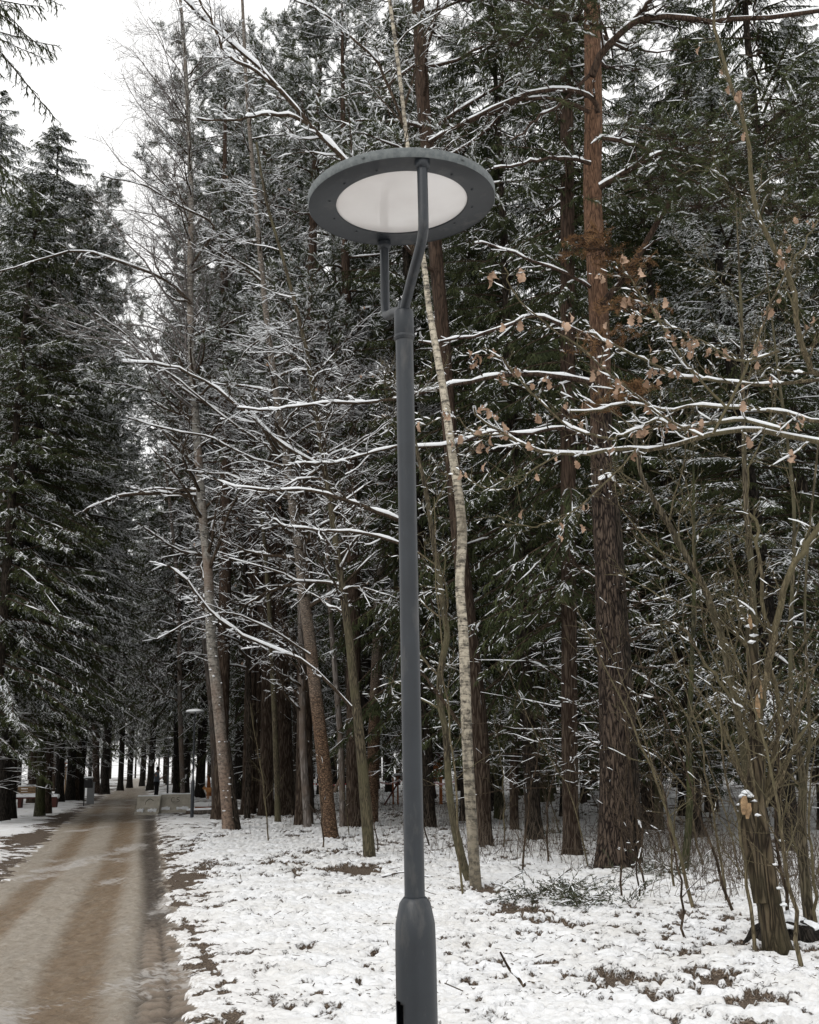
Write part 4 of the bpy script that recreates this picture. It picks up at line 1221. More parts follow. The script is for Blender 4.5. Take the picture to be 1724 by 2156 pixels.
# --- right-hand stems
RS = [('greenish trunk right of the thick pine, upright', [(1386, 1755, 24), (1388, 1600, 18), (1384, 1400, 16), (1380, 1200, 12), (1372, 1000, 9)], 9, 'bark_green', 61),
      ('curved dark sapling trunk with a bent foot, right of the thick pine', [(1436, 1838, 22), (1446, 1780, 15), (1452, 1680, 14), (1450, 1560, 12), (1456, 1400, 10), (1462, 1200, 8)], 8, 'bark_moss', 62),
      ('double greenish stem nearest the right edge, standing in snow', [(1706, 1955, 24), (1694, 1850, 22), (1688, 1740, 20), (1690, 1650, 17), (1684, 1600, 14), (1668, 1500, 10), (1664, 1350, 9), (1672, 1100, 8), (1660, 950, 7), (1640, 800, 6)], 7.5, 'bark_green', 63),
      ('long bowed olive stem sweeping left from the broken stump', [(1612, 1990, 22), (1590, 1800, 16), (1572, 1640, 16), (1556, 1520, 16), (1540, 1440, 15), (1520, 1350, 15), (1488, 1250, 14), (1450, 1180, 13), (1412, 1110, 12), (1375, 1050, 11), (1350, 1000, 9), (1340, 940, 8), (1335, 860, 6)], None, 'bark_green', 64),
      ('tall straight olive stem rising from the broken stump', [(1622, 1990, 24), (1604, 1800, 20), (1598, 1600, 18), (1592, 1450, 17), (1588, 1330, 15), (1582, 1200, 13), (1572, 1080, 12), (1566, 950, 10), (1564, 820, 8), (1560, 650, 7)], 7.5, 'bark_green', 65)]
for lab, pts, H, mat, sd in RS:
    t = tree('young_tree', lab, 'young tree', mat, pts, H, sd, .3, .2, 12, .05, n=70)
    mb = MB(); deciduous(mb, t['rng'], t['p'], t['r'], .22, 15, 1.5, 48, .06, (6, 4), .10, flat=.1, rmul=.42, rmin=.0030, sbase=.005); mb.build('crown', ['bark_olive', 'snow'], t['root'])
    if sd == 63:
        mb = MB(); W = np.array([P(u, v, t['D'] + .1) for u, v in [(1690, 1760), (1696, 1640), (1704, 1560), (1700, 1440), (1694, 1300), (1700, 1160), (1716, 1000), (1730, 850)]]) - t['b']
        trunk_mesh(t['rng'], W, np.array([9, 8, 8, 7, 6, 6, 5, 4]) / 2 / pxm(W[0] + t['b']), 10, 0, .05, mb, 0, 40)
        mb.build('side_stem', 'bark_green', t['root'])
# broken stump
t = tree('tree_snag', 'thick broken stump with torn pale wood and snow on its left shoulder, right foreground', 'dead tree', 'bark_snag',
         [(1640, 2012, 96), (1628, 1950, 66), (1612, 1850, 66), (1598, 1760, 66), (1588, 1690, 62), (1590, 1640, 50), (1592, 1560, 40), (1588, 1450, 36), (1582, 1360, 32), (1578, 1305, 22)], None, 71, .30, .1, 30, .2, fh=.4, n=110, wmul=.74)
SD = t['D']; mb = MB()
W = np.array([P(u, v, SD - .05) for u, v in [(1600, 1900), (1590, 1830), (1576, 1760), (1566, 1705), (1562, 1682)]]) - t['b']
trunk_mesh(t['rng'], W, np.array([30, 34, 34, 28, 12]) / 2 / pxm(P(1600, 1800, SD)), 18, 0, .22, mb, 0, 50)
mb.build('torn_shoulder', 'bark_snag', t['root'])
mb = MB(); rng = t['rng']
for (u, v, dx, dz, w_) in [(1566, 1706, .015, .12, .035), (1574, 1716, .02, .10, .03), (1597, 1500, .0, .16, .022), (1603, 1462, .0, .12, .015), (1580, 1318, .0, .1, .02)]:
    mb = MB(); p = P(u, v, SD - .19 if v > 1400 else SD - .12) - t['b']
    V_ = [p + np.array([x * w_ * (1 - abs(s - .4) * .9) + dx * s + rng.normal() * .003, rng.normal() * .006, dz * s]) for s in np.linspace(-.3, 1, 6) for x in (-1, 0, 1)]
    for j in range(1, 18, 3): V_[j] = V_[j] + np.array([0, -.02, 0])
    mb.add(V_, [[a * 3 + b_, a * 3 + b_ + 1, a * 3 + b_ + 4, a * 3 + b_ + 3] for a in range(5) for b_ in range(2)])
    mb.build('torn_wood', 'split_wood', t['root'])
mb = MB()
for (u, v, r_, o_) in [(1563, 1676, .045, 0), (1572, 1668, .05, 0), (1580, 1676, .04, 0), (1556, 1694, .03, 0), (1551, 1708, .022, 0), (1588, 1686, .03, 0), (1594, 1716, .03, .12), (1580, 1318, .05, 0), (1586, 1338, .04, 0), (1582, 1352, .04, .04), (1650, 1905, .04, .1), (1640, 1870, .03, .05), (1632, 1820, .028, .04), (1645, 1770, .03, 0)]:
    p = P(u, v, SD - .06 - o_) - t['b']
    a_ = rng.random() * 6
    mb = MB(); tuft(mb, p, r_ * .8, rng)
    mb.build('snow_tuft', 'snow', t['root'])
mb = MB(); deciduous(mb, rng, t['p'], t['r'], .35, 13, 1.7, 45, .07, (6, 4), .10, flat=.0, rmul=.25, rmin=.0030, sbase=.005)
add_limb(mb, t, [(1608, 1700), (1600, 1560), (1602, 1480), (1625, 1380), (1655, 1230), (1690, 1160), (1740, 1090)], 17, 12, SD + .1, SD - .3, sub=(5, 4), L=.7, sb=.012, snow=1.0, n=24)
add_limb(mb, t, [(1606, 1700), (1625, 1600), (1640, 1530), (1636, 1470), (1620, 1380), (1612, 1280), (1596, 1150), (1588, 1080)], 11, 7, SD + .1, SD - .1, sub=(6, 4), L=.6, sb=.006, snow=.6, n=24)
add_limb(mb, t, [(1596, 1700), (1570, 1560), (1540, 1480), (1500, 1410), (1440, 1330), (1400, 1300)], 9, 4, SD, SD - .5, sub=(7, 5), L=.6, sb=.006, snow=.5, n=20)
mb.build('shoots', ['bark_olive', 'snow'], t['root'])
p = G(1648, 1998); mb = MB(); rng = np.random.default_rng(9)
prof = [(.40, -.08), (.36, .05), (.30, .16), (.18, .22), (.0, .24)]
mb.lathe(prof, 22); 
for V_ in mb.V:
    V_[:, :2] *= (.8 + .4 * fbm(V_[:, :1] * 5 + 9, V_[:, 1:2] * 5 + V_[:, 2:3] * 4, 3)); V_[:, 1] *= .7
st = mb.build('tree_root_mound', 'bark_black', None, True, (p[0] + .08, p[1] + .15, 0))
tag(st, 'low dark rotten root mound with snow, at the foot of the broken stump', 'root mound')
mb = MB()
for (x_, y_, r_) in [(.05, .0, .15), (-.08, .05, .11), (.18, -.03, .12), (-.02, -.10, .09), (.10, .12, .12), (.25, .05, .09), (-.17, -.02, .07)]:
    tuft(mb, np.array([x_, y_, .20 - abs(x_ - .05) * .3]), r_, rng)
mb.build('snow_cap', 'snow', st)

# --- oak whose boughs reach in from the right
t = tree('oak_tree', 'oak with long snow-lined boughs and curled tan leaves reaching in from the right', 'oak tree', 'bark_moss',
         [(2230, 2300, 60), (2200, 1800, 50), (2130, 1300, 46), (2060, 900, 40), (1990, 500, 32), (1900, 100, 24)], 8.5, 81, .3, 0, 18, D=8.2)
mb = MB(); OD = 7.4
leafy = []
for (pl, a, b_, D0, D1, L, lf, sn) in [
    ([(2070, 1010), (1900, 960), (1724, 932), (1600, 905), (1545, 908), (1480, 918), (1420, 938), (1370, 948), (1310, 944), (1240, 957), (1180, 955), (1130, 947), (1080, 925), (1045, 905), (1010, 880), (1000, 858)], 13, 4, 8.2, OD - .2, .38, 12, 1.0),
    ([(2040, 900), (1900, 890), (1724, 888), (1650, 868), (1590, 862), (1480, 855), (1400, 862), (1330, 850), (1280, 858), (1200, 870)], 10, 4, 8.2, OD, .5, 10, 1.0),
    ([(1640, 905), (1560, 885), (1480, 893), (1430, 905), (1380, 885), (1340, 905), (1290, 925)], 9, 4, 7.6, OD, .4, 6, .9),
    ([(1724, 800), (1600, 810), (1500, 800), (1440, 795), (1380, 770), (1300, 730), (1240, 700)], 8, 4, 8.0, OD, .45, 12, .8),
    ([(1990, 720), (1850, 770), (1724, 790), (1700, 760), (1680, 700), (1668, 600), (1625, 520), (1590, 430), (1580, 330), (1560, 240), (1530, 160), (1510, 60), (1500, -40)], 15, 6, 8.0, 7.2, .6, 14, .25),
    ([(1530, 860), (1440, 760), (1380, 660), (1340, 610), (1310, 560)], 6, 3, OD, OD - .2, .45, 8, .3),
    ([(1480, 920), (1400, 880), (1300, 800), (1230, 740), (1160, 690), (1080, 620), (1062, 560)], 6, 3, OD, OD - .4, .40, 16, .3),
    ([(1290, 925), (1200, 900), (1120, 830), (1060, 760), (1010, 730)], 6, 3, OD, OD - .4, .35, 10, .4),
    ([(1640, 740), (1560, 760), (1480, 720), (1420, 690), (1340, 660)], 6, 3, OD, OD - .3, .45, 12, .4),
    ([(1500, 915), (1560, 800), (1600, 700), (1630, 620), (1690, 520), (1740, 440)], 6, 3, OD, OD - .1, .5, 8, .2),
    ([(1180, 955), (1120, 990), (1090, 1020), (1030, 1030), (950, 990)], 3.5, 2, OD - .2, OD - .4, .3, 3, .1),
    ([(1340, 945), (1290, 1000), (1200, 1080), (1120, 1110), (1040, 1080)], 4, 2, OD - .2, OD - .4, .3, 2, .1),
    ([(1120, 945), (1060, 915), (1000, 915), (960, 880), (900, 890)], 4, 2.4, OD - .3, OD - .5, .28, 10, .3)]:
    C, B, E = add_limb(mb, t, pl, a, b_, D0, D1, 0, 1, sn, (7, 4), L, .008, .009, .50, 26, .02, .0020)
    leafy.append((B, E, lf))
for B, E, lf in leafy:
    dry_leaves(mb, t['rng'], np.concatenate([E[:, [0, -1]]]), int(lf * 1.15) + 2, 2, .064)
C0, r0 = t['p'], t['r']
mb.build('crown', ['bark_olive', 'snow', 'dry_leaf'], t['root'])
t = tree('oak_tree', 'dark twiggy young oak with sparse brown leaves behind the aspen', 'oak tree', 'bark_dark',
         [(520, 1725, 14), (524, 1500, 12), (516, 1200, 11), (500, 900, 9)], 13, 83, .3, .3, 12)
mb = MB(); B, C, D_ = deciduous(mb, t['rng'], t['p'], t['r'], .42, 46, 3.0, 66, .01, (9, 6), .9, flat=.6, sbase=.0075); dry_leaves(mb, t['rng'], D_, 55, 2, .085); mb.build('crown', ['bark_twig', 'snow', 'dry_leaf'], t['root'])
# more slim bare trees that fill the twiggy middle
BT = [(585, 1735, 12, 'bark_green', 'slender bare tree behind the leaning orange birch, twigs lined with snow', 15, 3.0), (722, 1745, 13, 'bark_grey', 'slender bare tree between orange birch and mossy maple', 14, 2.8),
      (452, 1712, 12, 'bark_grey', 'slender bare tree behind the tall aspen, many snow-lined twigs', 16, 3.2), (860, 1745, 13, 'bark_moss', 'slender bare tree hidden behind the large lamp pole', 13, 2.6),
      (1120, 1740, 12, 'bark_moss', 'slender bare tree left of the dark straight spruce, olive twigs', 10, 2.2), (385, 1690, 10, 'bark_grey', 'slender bare tree behind the second lamp post, leaning over the road', 17, 3.6)]
for i, (u, v, w_, mat, lab, H, L) in enumerate(BT):
    rr_ = random.Random(i)
    t = tree('bare_tree', lab, 'bare tree', mat, [(u, v, w_ * 1.2), (u - 6, v - 200, w_), (u - 20 + rr_.randint(-10, 10), v - 450, w_ * .8), (u - 40, v - 750, w_ * .65)], H, 400 + i, .3, .2, 12)
    mb = MB(); deciduous(mb, t['rng'], t['p'], t['r'], .34, 44, L, 66, .01, (9, 6), .9 if i < 4 else .4, flat=.6, sbase=.0075); mb.build('crown', ['bark_twig', 'snow'], t['root'])

# ------------------------------------------------------------------ background conifers
def proto_spruce(seed, H, cb, Rm, snow, mat, dens=1.0, dead=30, r0=.2, wscale=1.15, step=.38):
    rng = np.random.default_rng(seed)
    root = empty('spruce_tree')
    pts = np.array([[0, 0, -.1], [rng.normal() * .1, rng.normal() * .1, H * .35], [rng.normal() * .15, rng.normal() * .15, H * .7], [0, 0, H]])
    mb, p, r = trunk_mesh(rng, pts, np.array([r0, r0 * .78, r0 * .45, .02]), 12, .35, .05, n=40)
    mb.build('trunk', mat, root)
    mb = spruce_crown(rng, H, cb, Rm, step, 5, snow, dens, (1.2, dead), wscale)
    mb.build('crown', ['bark_twig', 'needles_spruce', 'snow'], root)
    return root
def proto_pine(seed, H, z0, Rm, snow):
    rng = np.random.default_rng(seed)
    root = empty('pine_tree')
    pts = np.array([[0, 0, -.1], [.15, 0, H * .35], [.1, .1, H * .7], [0, 0, H]])
    mb, p, r = trunk_mesh(rng, pts, np.array([.22, .18, .12, .03]), 12, .35, .05, n=40)
    mb.build('trunk', 'bark_redpine', root)
    mb = pine_crown(rng, None, p, r, z0, Rm, 44, snow, sub=12, tuft=8, needleW=.016, tufL=.14)
    mb.build('crown', ['bark_redpine', 'needles_light', 'snow'], root)
    return root
SPEC = [('dense', lambda: proto_spruce(1, 25, 3.0, 4.2, .30, 'bark_dark', 1.2), 'spruce'),
        ('tall', lambda: proto_spruce(2, 28, 4.2, 4.5, .50, 'bark_black', 1.15, r0=.22), 'spruce'),
        ('mid', lambda: proto_spruce(3, 23, 3.0, 3.4, .20, 'bark_moss', 1.1, r0=.17), 'spruce'),
        ('young', lambda: proto_spruce(4, 15, 2.6, 2.5, .4, 'bark_black', r0=.12, dead=10), 'spruce'),
        ('high', lambda: proto_spruce(5, 29, 8.0, 4.0, .7, 'bark_black', 1.15, r0=.24, dead=60), 'spruce'),
        ('pine', lambda: proto_pine(6, 25, 11, 4.4, .75), 'pine'),
        ('dark', lambda: proto_spruce(7, 26, 2.6, 4.2, .16, 'bark_dark', 1.25, r0=.2, dead=40), 'spruce')]
PROTO = [f() for _, f, _ in SPEC]
used_p = [False] * len(PROTO)
GLAB = {'spruce_l': 'dark snow-dusted spruce in the forest left of the muddy road',
        'spruce_r': 'dark snow-dusted spruce in the crowded forest right of the road',
        'pine_l': 'pine with a high crown in the forest left of the muddy road',
        'pine_r': 'pine with a high crown in the crowded forest right of the road'}
def put(pi, x, y, s=1., rz=0., label=None, group=None, lean=(0, 0), sz=None):
    o = PROTO[pi] if not used_p[pi] else copy_tree(PROTO[pi])
    used_p[pi] = True
    o.location = (x, y, 0); o.rotation_euler = (lean[0], lean[1], rz); o.scale = (s, s, s * (sz or 1))
    kind = SPEC[pi][2]
    side = 'l' if x < EL(np.array([float(y)]))[0] + 1 else 'r'
    lab = label or GLAB[kind + '_' + side]
    tag(o, lab, 'spruce tree' if kind == 'spruce' else 'pine tree', group or ('conifers of the forest ' + ('left' if side == 'l' else 'right') + ' of the road'))
    KEEP.append((x, y, 1.2))
    return o
rnd = random.Random(12)
def at(u, D): return P(u, 1620, D)[0]
# left-hand trees one can tell apart
for (pi, u, D, s, sz, lab) in [
    (1, 10, 38, 1.05, .86, 'big black spruce trunk at the left edge, its boughs hanging over the snow'),
    (0, -25, 36, 1.0, .9, 'spruce cut off by the left edge, its trunk beside the black one'),
    (2, 89, 42, 1.0, 1.1, 'slim black spruce with a flared foot in front of the bench'),
    (5, 72, 58, 1.1, 1.1, 'brown pine with furrowed bark behind the bench'),
    (1, 128, 60, 1.05, 1.0, 'black spruce right of the furrowed brown pine, twin-stemmed'),
    (4, 168, 64, 1.05, 1.0, 'mossy dark spruce halfway between bench and grey cabinet'),
    (4, 222, 82, 1.3, .9, 'widest black spruce left of where the road vanishes'),
    (1, 255, 96, 1.1, .9, 'black spruce left of the road, next beyond the widest black one'),
    (4, 274, 108, 1.1, .95, 'black spruce last on the left before the road vanishes'),
    (4, 317, 92, 1.15, .9, 'leaning black spruce at the right of the road, behind the person'),
    (1, 391, 78, 1.15, .95, 'large black spruce trunk just left of the second lamp post pole'),
    (4, 422, 66, 1.15, 1.0, 'large black spruce with flared foot just right of the second lamp post pole'),
    (5, 465, 37, 1.08, 1.0, 'snow-dusted pine whose dark crown meets the open sky, behind the tall aspen'),
    (5, 640, 33, 1.1, .98, 'tall pine with a dark spreading crown left above the lamp head'),
    (5, 745, 31, 1.0, 1.0, 'tall pine whose dark boughs stand directly behind the left of the lamp head'),
    (5, 562, 39, 1.1, 1.0, 'pine with a dense dark crown behind the top of the leaning orange birch'),
    (5, 524, 42, 1.1, 1.02, 'pine whose ragged dark crown edge meets the sky behind the aspen twigs'),
    (5, 540, 46, 1.15, 1.05, 'tall pine farther back between the aspen and the leaning orange birch'),
    (1, 374, 66, 1.1, 1.05, 'snow-laden spruce right of the road whose crown closes the sky gap'),
    (1, 300, 118, 1.2, 1.05, 'far snowy spruce closing the view over the road'),
    (1, 150, 62, 1.1, 1.05, 'snowy spruce left of the road whose crown edge borders the sky gap'),
    (5, 158, 63, 1.2, 1.05, 'pine with an open snowy crown at the left border of the sky gap'),
    (5, 100, 44, .95, 1.12, 'pine with a ragged crown against the sky, left of the road'),
    (1, 24, 40, 1.05, .84, 'broad spruce left of the road with boughs over the bench'),
    (6, 1455, 25, .9, .72, 'broad dark spruce behind the curved dark sapling trunk'),
    (1, 1650, 21, .9, .62, 'broad snow-laden spruce behind the double greenish stem'),
    (6, 1360, 27.5, .95, .72, 'dark spruce right behind the thick orange pine'),
    (6, 1120, 24.5, .85, 1.0, 'dark drooping spruce between white birch and straight spruce'),
    (6, 900, 30, .95, 1.0, 'dark spruce directly behind the large lamp pole'),
    (0, 1590, 30, 1.0, 1.0, 'dark spruce behind the broken stump')]:
    put(pi, at(u, D), D, s, rnd.random() * 6, lab, None, (0, R(-1.2)), sz)
# brown post-like trunk by the cabinet
t = tree('pine_tree', 'plain brown trunk standing in front of the grey cabinet left of the road', 'pine tree', 'bark_pine', [(203, 1673, 18), (202, 1600, 15), (202, 1500, 14), (203, 1300, 13), (204, 1000, 11)], 22, 91, .15, k=12, n=40)
mb = pine_crown(t['rng'], None, t['p'], t['r'], 11, 2.6, 18, .6); mb.build('crown', ['bark_redpine', 'needles_pine', 'snow'], t['root'])

BG = []
placed = 0; tries = 0
def ok_place(x, y):
    xl = float(EL(np.array([y]))[0]); xr = float(ER(np.array([y]))[0])
    if xl - 2.2 < x < xr + (2.6 if y > 60 else 4.5): return False
    if x > xr and y < 24.5 + max(0, (-x - 1)) * 1.7: return False
    if x > xr and y < 46 and x < xr + 6: return False
    if x < xl and y < 40: return False
    sp = 2.5 + y * .016
    for (a, b_, r_) in KEEP:
        if abs(a - x) < 14 and (a - x) ** 2 + (b_ - y) ** 2 < (sp if r_ > 1 else 1.6) ** 2: return False
        if r_ < 1 and y < b_ and abs(a / b_ - x / y) < .012: return False
    # keep the person, the lamps, bench and playground in sight
    for (u, D) in ((331, 66), (404, 40), (352, 74), (345, 46), (830, 52), (905, 52), (60, 50), (450, 62), (235, 56), (132, 62)):
        if y < D and abs(at(u, y) - x) < .9: return False
    return True
while placed < 160 and tries < 40000:
    tries += 1
    y = 24.5 + 115 * rnd.random() ** 1.35
    hw = .40 * y + 5
    x = rnd.uniform(-hw, hw)
    if not ok_place(x, y): continue
    right = x > -3
    if y < 40: pi = rnd.choices([0, 1, 2, 3, 4, 5], [5, 3, 4, 2, 1, 2])[0]
    else: pi = rnd.choices([0, 1, 2, 3, 4, 5], [3, 3, 2, 1, 4, 2])[0]
    BG.append(put(pi, x, y, rnd.uniform(.85, 1.12), rnd.random() * 6.28, None, None, (R(rnd.uniform(-1, 1)), R(rnd.uniform(-1.6, .6)))))
    placed += 1
LM = [(-3000, 'the far left'), (12, 'the leftmost black trunk'), (203, 'the brown trunk by the cabinet'), (300, 'the far end of the road'), (404, 'the second lamp post'), (481, 'the tall aspen'),
      (602, 'the forked pine'), (697, 'the orange birch'), (779, 'the mossy maple'), (876, 'the large lamp pole'), (1002, 'the white birch'), (1205, 'the straight dark spruce'),
      (1294, 'the thick orange pine'), (1386, 'the upright greenish trunk'), (1634, 'the broken stump'), (5000, 'the far right')]
ORD = ['nearest', 'second nearest', 'third nearest', 'fourth nearest', 'fifth nearest', 'sixth nearest', 'seventh nearest', 'eighth nearest', 'ninth nearest', 'tenth nearest']
def scr_u(p):
    q = RMn.T @ (np.array(p) - np.array([0, 0, CAMZ])); return 862 + F * q[0] / -q[2]
def relabel(objs, word, grp, beyond=True):
    gaps = {}
    for o in objs:
        u = scr_u(o.location)
        k = max(i for i, (a, _) in enumerate(LM) if a <= u)
        gaps.setdefault((k, word(o)), []).append(o)
    for (k, wd), L_ in gaps.items():
        L_.sort(key=lambda o: o.location.y)
        a, b_ = LM[k][1], LM[k + 1][1]
        for i, o in enumerate(L_):
            if i < len(ORD): o['label'] = f'{ORD[i]} {wd} between {a} and {b_}'
            else: o['label'] = f'one of the far {wd}s between {a} and {b_}'.replace('background ', '')
            o['group'] = grp
relabel(BG, lambda o: 'background ' + ('pine' if o.name.startswith('pine') else 'spruce'), 'background conifers of the crowded forest')

# near spruce outside the left edge whose bough tips dip into the top corner
o = proto_spruce(9, 25, 12.3, 3.6, .4, 'bark_dark', 1.2, 0)
o.location = (-9.7, 19, 0)
tag(o, 'near spruce outside the left edge, bough tips dipping into the top corner', 'spruce tree')

# far forest as one mass
rng = np.random.default_rng(77)
mb = MB(); cnt = 0
n_far = 300
ax_ = []
while len(ax_) < n_far:
    y = 125 + 120 * rng.random(); x = rng.uniform(-.45, .45) * y
    xl = float(EL(np.array([y]))[0]); xr = float(ER(np.array([y]))[0])
    if xl - 2 < x < xr + 2 and y < 175: continue
    ax_.append((x, y))
ax_ = np.array(ax_)
H_ = 22 + 6 * rng.random(n_far)
st = np.stack([np.column_stack([ax_, np.zeros(n_far)]), np.column_stack([ax_, H_ * .5]), np.column_stack([ax_, H_])], 1)
mb.tubes(st, np.array([.2, .14, .02])[None].repeat(n_far, 0), 6, 0)
nb = 900
zf = rng.random((n_far, nb)); zf = .16 + .84 * zf
rr_ = (1 - zf) ** .8 * 3.4 * rng.random((n_far, nb)) ** .6 + .1; aa = rng.random((n_far, nb)) * 6.28
pos = np.stack([ax_[:, 0, None] + rr_ * np.cos(aa), ax_[:, 1, None] + rr_ * np.sin(aa), zf * H_[:, None]], -1).reshape(-1, 3)
dr = unit(np.stack([np.cos(aa), np.sin(aa), -.5 + 0 * aa], -1).reshape(-1, 3) + rng.normal(size=pos.shape) * .3)
sd = unit(np.cross(dr, rng.normal(size=dr.shape) * .5 + np.array([0, 0, 1.])))
sn = rng.random(len(pos)) < .16
leaf_quads(mb, pos[~sn], dr[~sn], sd[~sn], .5 + .5 * rng.random((~sn).sum()), np.full((~sn).sum(), .28), 1)
leaf_quads(mb, pos[sn], dr[sn], sd[sn], .35 + .3 * rng.random(sn.sum()), np.full(sn.sum(), .13), 2)
tag(mb.build('distant_forest', ['bark_dark', 'needles_spruce', 'snow']), kind='stuff')

# ------------------------------------------------------------------ saplings, undergrowth
rng = np.random.default_rng(55)
SG = 'thin bare saplings in the snow under the trees'
sap = [(1348, 1835), (1462, 1920), (1345, 1905), (975, 1895), (795, 1800), (565, 1775), (680, 1790), (1240, 1830), (1310, 1900), (1420, 1870), (1395, 1800), (1530, 1905), (1665, 1990), (1560, 1850), (1610, 1795), (1690, 2060),
       (1500, 1760), (1480, 1830), (1155, 1820), (1060, 1790), (1270, 1760), (1650, 1850), (1545, 1930), (1700, 1880), (1360, 1880), (1180, 1760), (905, 1790), (735, 1765), (1100, 1840), (1590, 2020), (1445, 1990), (1720, 1960)]
SAPS = []
for i, (u, v) in enumerate(sap):
    g = G(u, v); rg = np.random.default_rng(700 + i)
    H = rg.uniform(2.0, 4.2) if i < 16 else rg.uniform(1.2, 3)
    if i in (3, 0): H = 5.0
    lean = rg.normal() * .12 - .06
    if i in (1, 22): lean = -.35; H = 3.4
    pts = np.array([[0, 0, -.03], [lean * H * .25 + rg.normal() * .04, rg.normal() * .05, H * .33], [lean * H * .6 + rg.normal() * .08, rg.normal() * .08, H * .66], [lean * H + rg.normal() * .1, 0, H]])
    C = smooth_poly(pts, 14); C[1:] += rg.normal(size=(13, 3)) * .012
    r_ = np.linspace(rg.uniform(.012, .02), .004, 14)
    if i in (0, 1, 3): r_ *= 1.25
    mb = MB(); mb.tubes(C, r_, 6, 0)
    B, RB_ = grow(rg, C[None], r_[None], 14, .2, .98, .3, 1.0, 45, 6, .12, .05, .5, .35, .003, 0, None, .5)
    mb.tubes(B, RB_, 3, 0); mb.snow(B, RB_, 1, .004, .8, .1, rg, 3)
    E, RE = grow(rg, B, RB_, 4, .2, 1, .1, .35, 42, 4, .12, .05, .6, .5, .0025, 0)
    mb.tubes(E, RE, 3, 0)
    o = mb.build('sapling', ['bark_olive' if i % 2 else 'bark_twig', 'snow'], None, True, (g[0], g[1], gz(g[0], g[1])))
    tag(o, 'thin bare sapling in the snow', 'sapling', SG); SAPS.append(o)
relabel(SAPS, lambda o: 'thin bare sapling', SG)
# small green undergrowth shrubs
SH = [((1150, 1905), 'low evergreen shrub in the snow, left one in front of the dark spruce'), ((1215, 1880), 'low evergreen shrub in the snow at the foot of the dark spruce'), ((1250, 1915), 'low evergreen shrub nearest the camera, left of the thick pine'),
      ((1400, 1845), 'small spruce seedling right of the thick pine'), ((1160, 1760), 'small drooping spruce bough behind the snow left of the dark spruce')]
for i, ((u, v), lab) in enumerate(SH):
    g = G(u, v); rg = np.random.default_rng(800 + i); mb = MB()
    n = 42
    az = rg.random(n) * 6.28; L = rg.uniform(.15, .55, n); el = rg.uniform(.2, 1.1, n)
    d = np.stack([np.cos(az) * np.cos(el), np.sin(az) * np.cos(el), np.sin(el)], -1)
    p = rg.normal(size=(n, 3)) * np.array([.28, .22, 0]); out = [p.copy()]
    for k in range(5):
        d = unit(d + np.array([0, 0, -.14])); p = p + d * (L / 5)[:, None]; out.append(p.copy())
    S = np.stack(out, 1); mb.tubes(S, np.full((n, 6), .004), 3, 0)
    t_ = rg.random((n, 26)); pos, tan = interp_poly(S, t_)
    dd = unit(tan + rg.normal(size=pos.shape) * .5); sd = unit(np.cross(dd, rg.normal(size=dd.shape)))
    leaf_quads(mb, pos.reshape(-1, 3), dd.reshape(-1, 3), sd.reshape(-1, 3), .04 + .05 * rg.random(n * 26), np.full(n * 26, .011), 1)
    mb.snow(S, np.full((n, 6), .006), 2, .008, .8, .35, rg, 3)
    tag(mb.build('shrub', ['twig_ground', 'low_green', 'snow'], None, True, (g[0], g[1], gz(g[0], g[1]) + .01)), lab, 'shrub')
# dry stalks and twigs over the forest floor: nobody could count them
n = 9000
yy = 10 + 45 * rng.random(n * 4) ** 1.5; xx = rng.uniform(-.42, .42, n * 4) * yy
FF = ground_fields(xx, yy)
cl = fbm(xx * .7, yy * .5, 333, 3)
keep = (FF[8] * sst(.30, .7, cl) * (1 - .85 * sst(17, 26, yy)) > rng.random(n * 4) * .85) & (xx > ER(yy) + 2)
xx, yy, zz_ = xx[keep][:n], yy[keep][:n], FF[0][keep][:n]
m_ = len(xx)
H = rng.uniform(.08, .75, m_) * (.5 + .9 * rng.random(m_)) * np.clip(yy / 18, .45, 1.1)
d = unit(np.stack([rng.normal(size=m_) * .25, rng.normal(size=m_) * .25, np.ones(m_)], -1))
p = np.stack([xx, yy, zz_ - .02], -1); out = [p]
for k in range(3):
    d = unit(d + rng.normal(size=d.shape) * .16); p = p + d * (H / 3)[:, None]; out.append(p)
S = np.stack(out, 1)
mb = MB(); rs = (.0018 + .00012 * yy)[:, None] * np.array([1.1, 1, .8, .5])[None]
mb.tubes(S, rs, 3, 0)
B, RB_ = grow(rng, S, rs, 2, .3, 1, .06, .25, 45, 3, .2, .04, .8, .6, .002, 0)
mb.tubes(B, RB_, 3, 0)
tag(mb.build('undergrowth', ['twig_ground']), kind='stuff')
# twigs, sticks and leaf scraps on the snow
n = 2300
yy = 8.2 + 18 * rng.random(n) ** 1.4; xx = rng.uniform(-.40, .40, n) * yy
k_ = xx > ER(yy) + .25; xx, yy = xx[k_], yy[k_]; m_ = len(xx)
zz_ = ground_fields(xx, yy)[0]
az = rng.random(m_) * 6.28; L = rng.uniform(.015, .07, m_); big = rng.random(m_) < .03; L[big] *= 3.5
dr = np.stack([np.cos(az), np.sin(az), rng.uniform(.0, .5, m_)], -1)
p0 = np.stack([xx, yy, zz_ + .002], -1)
S = np.stack([p0, p0 + dr * L[:, None] * .5 + rng.normal(size=p0.shape) * .004, p0 + dr * L[:, None]], 1)
mb = MB(); mb.tubes(S, np.where(big, .005, .0028)[:, None].repeat(3, 1), 3, 0)
n2 = 5200; yy = 8.2 + 20 * rng.random(n2) ** 1.4; xx = rng.uniform(-.4, .4, n2) * yy
F2 = ground_fields(xx, yy); k_ = (xx > ER(yy) + .1) & (rng.random(n2) < .25 + (F2[1] < .55) * .75); xx, yy, z2 = xx[k_], yy[k_], F2[0][k_]; m2 = len(xx)
p0 = np.stack([xx, yy, z2 + .004], -1); az = rng.random(m2) * 6.28
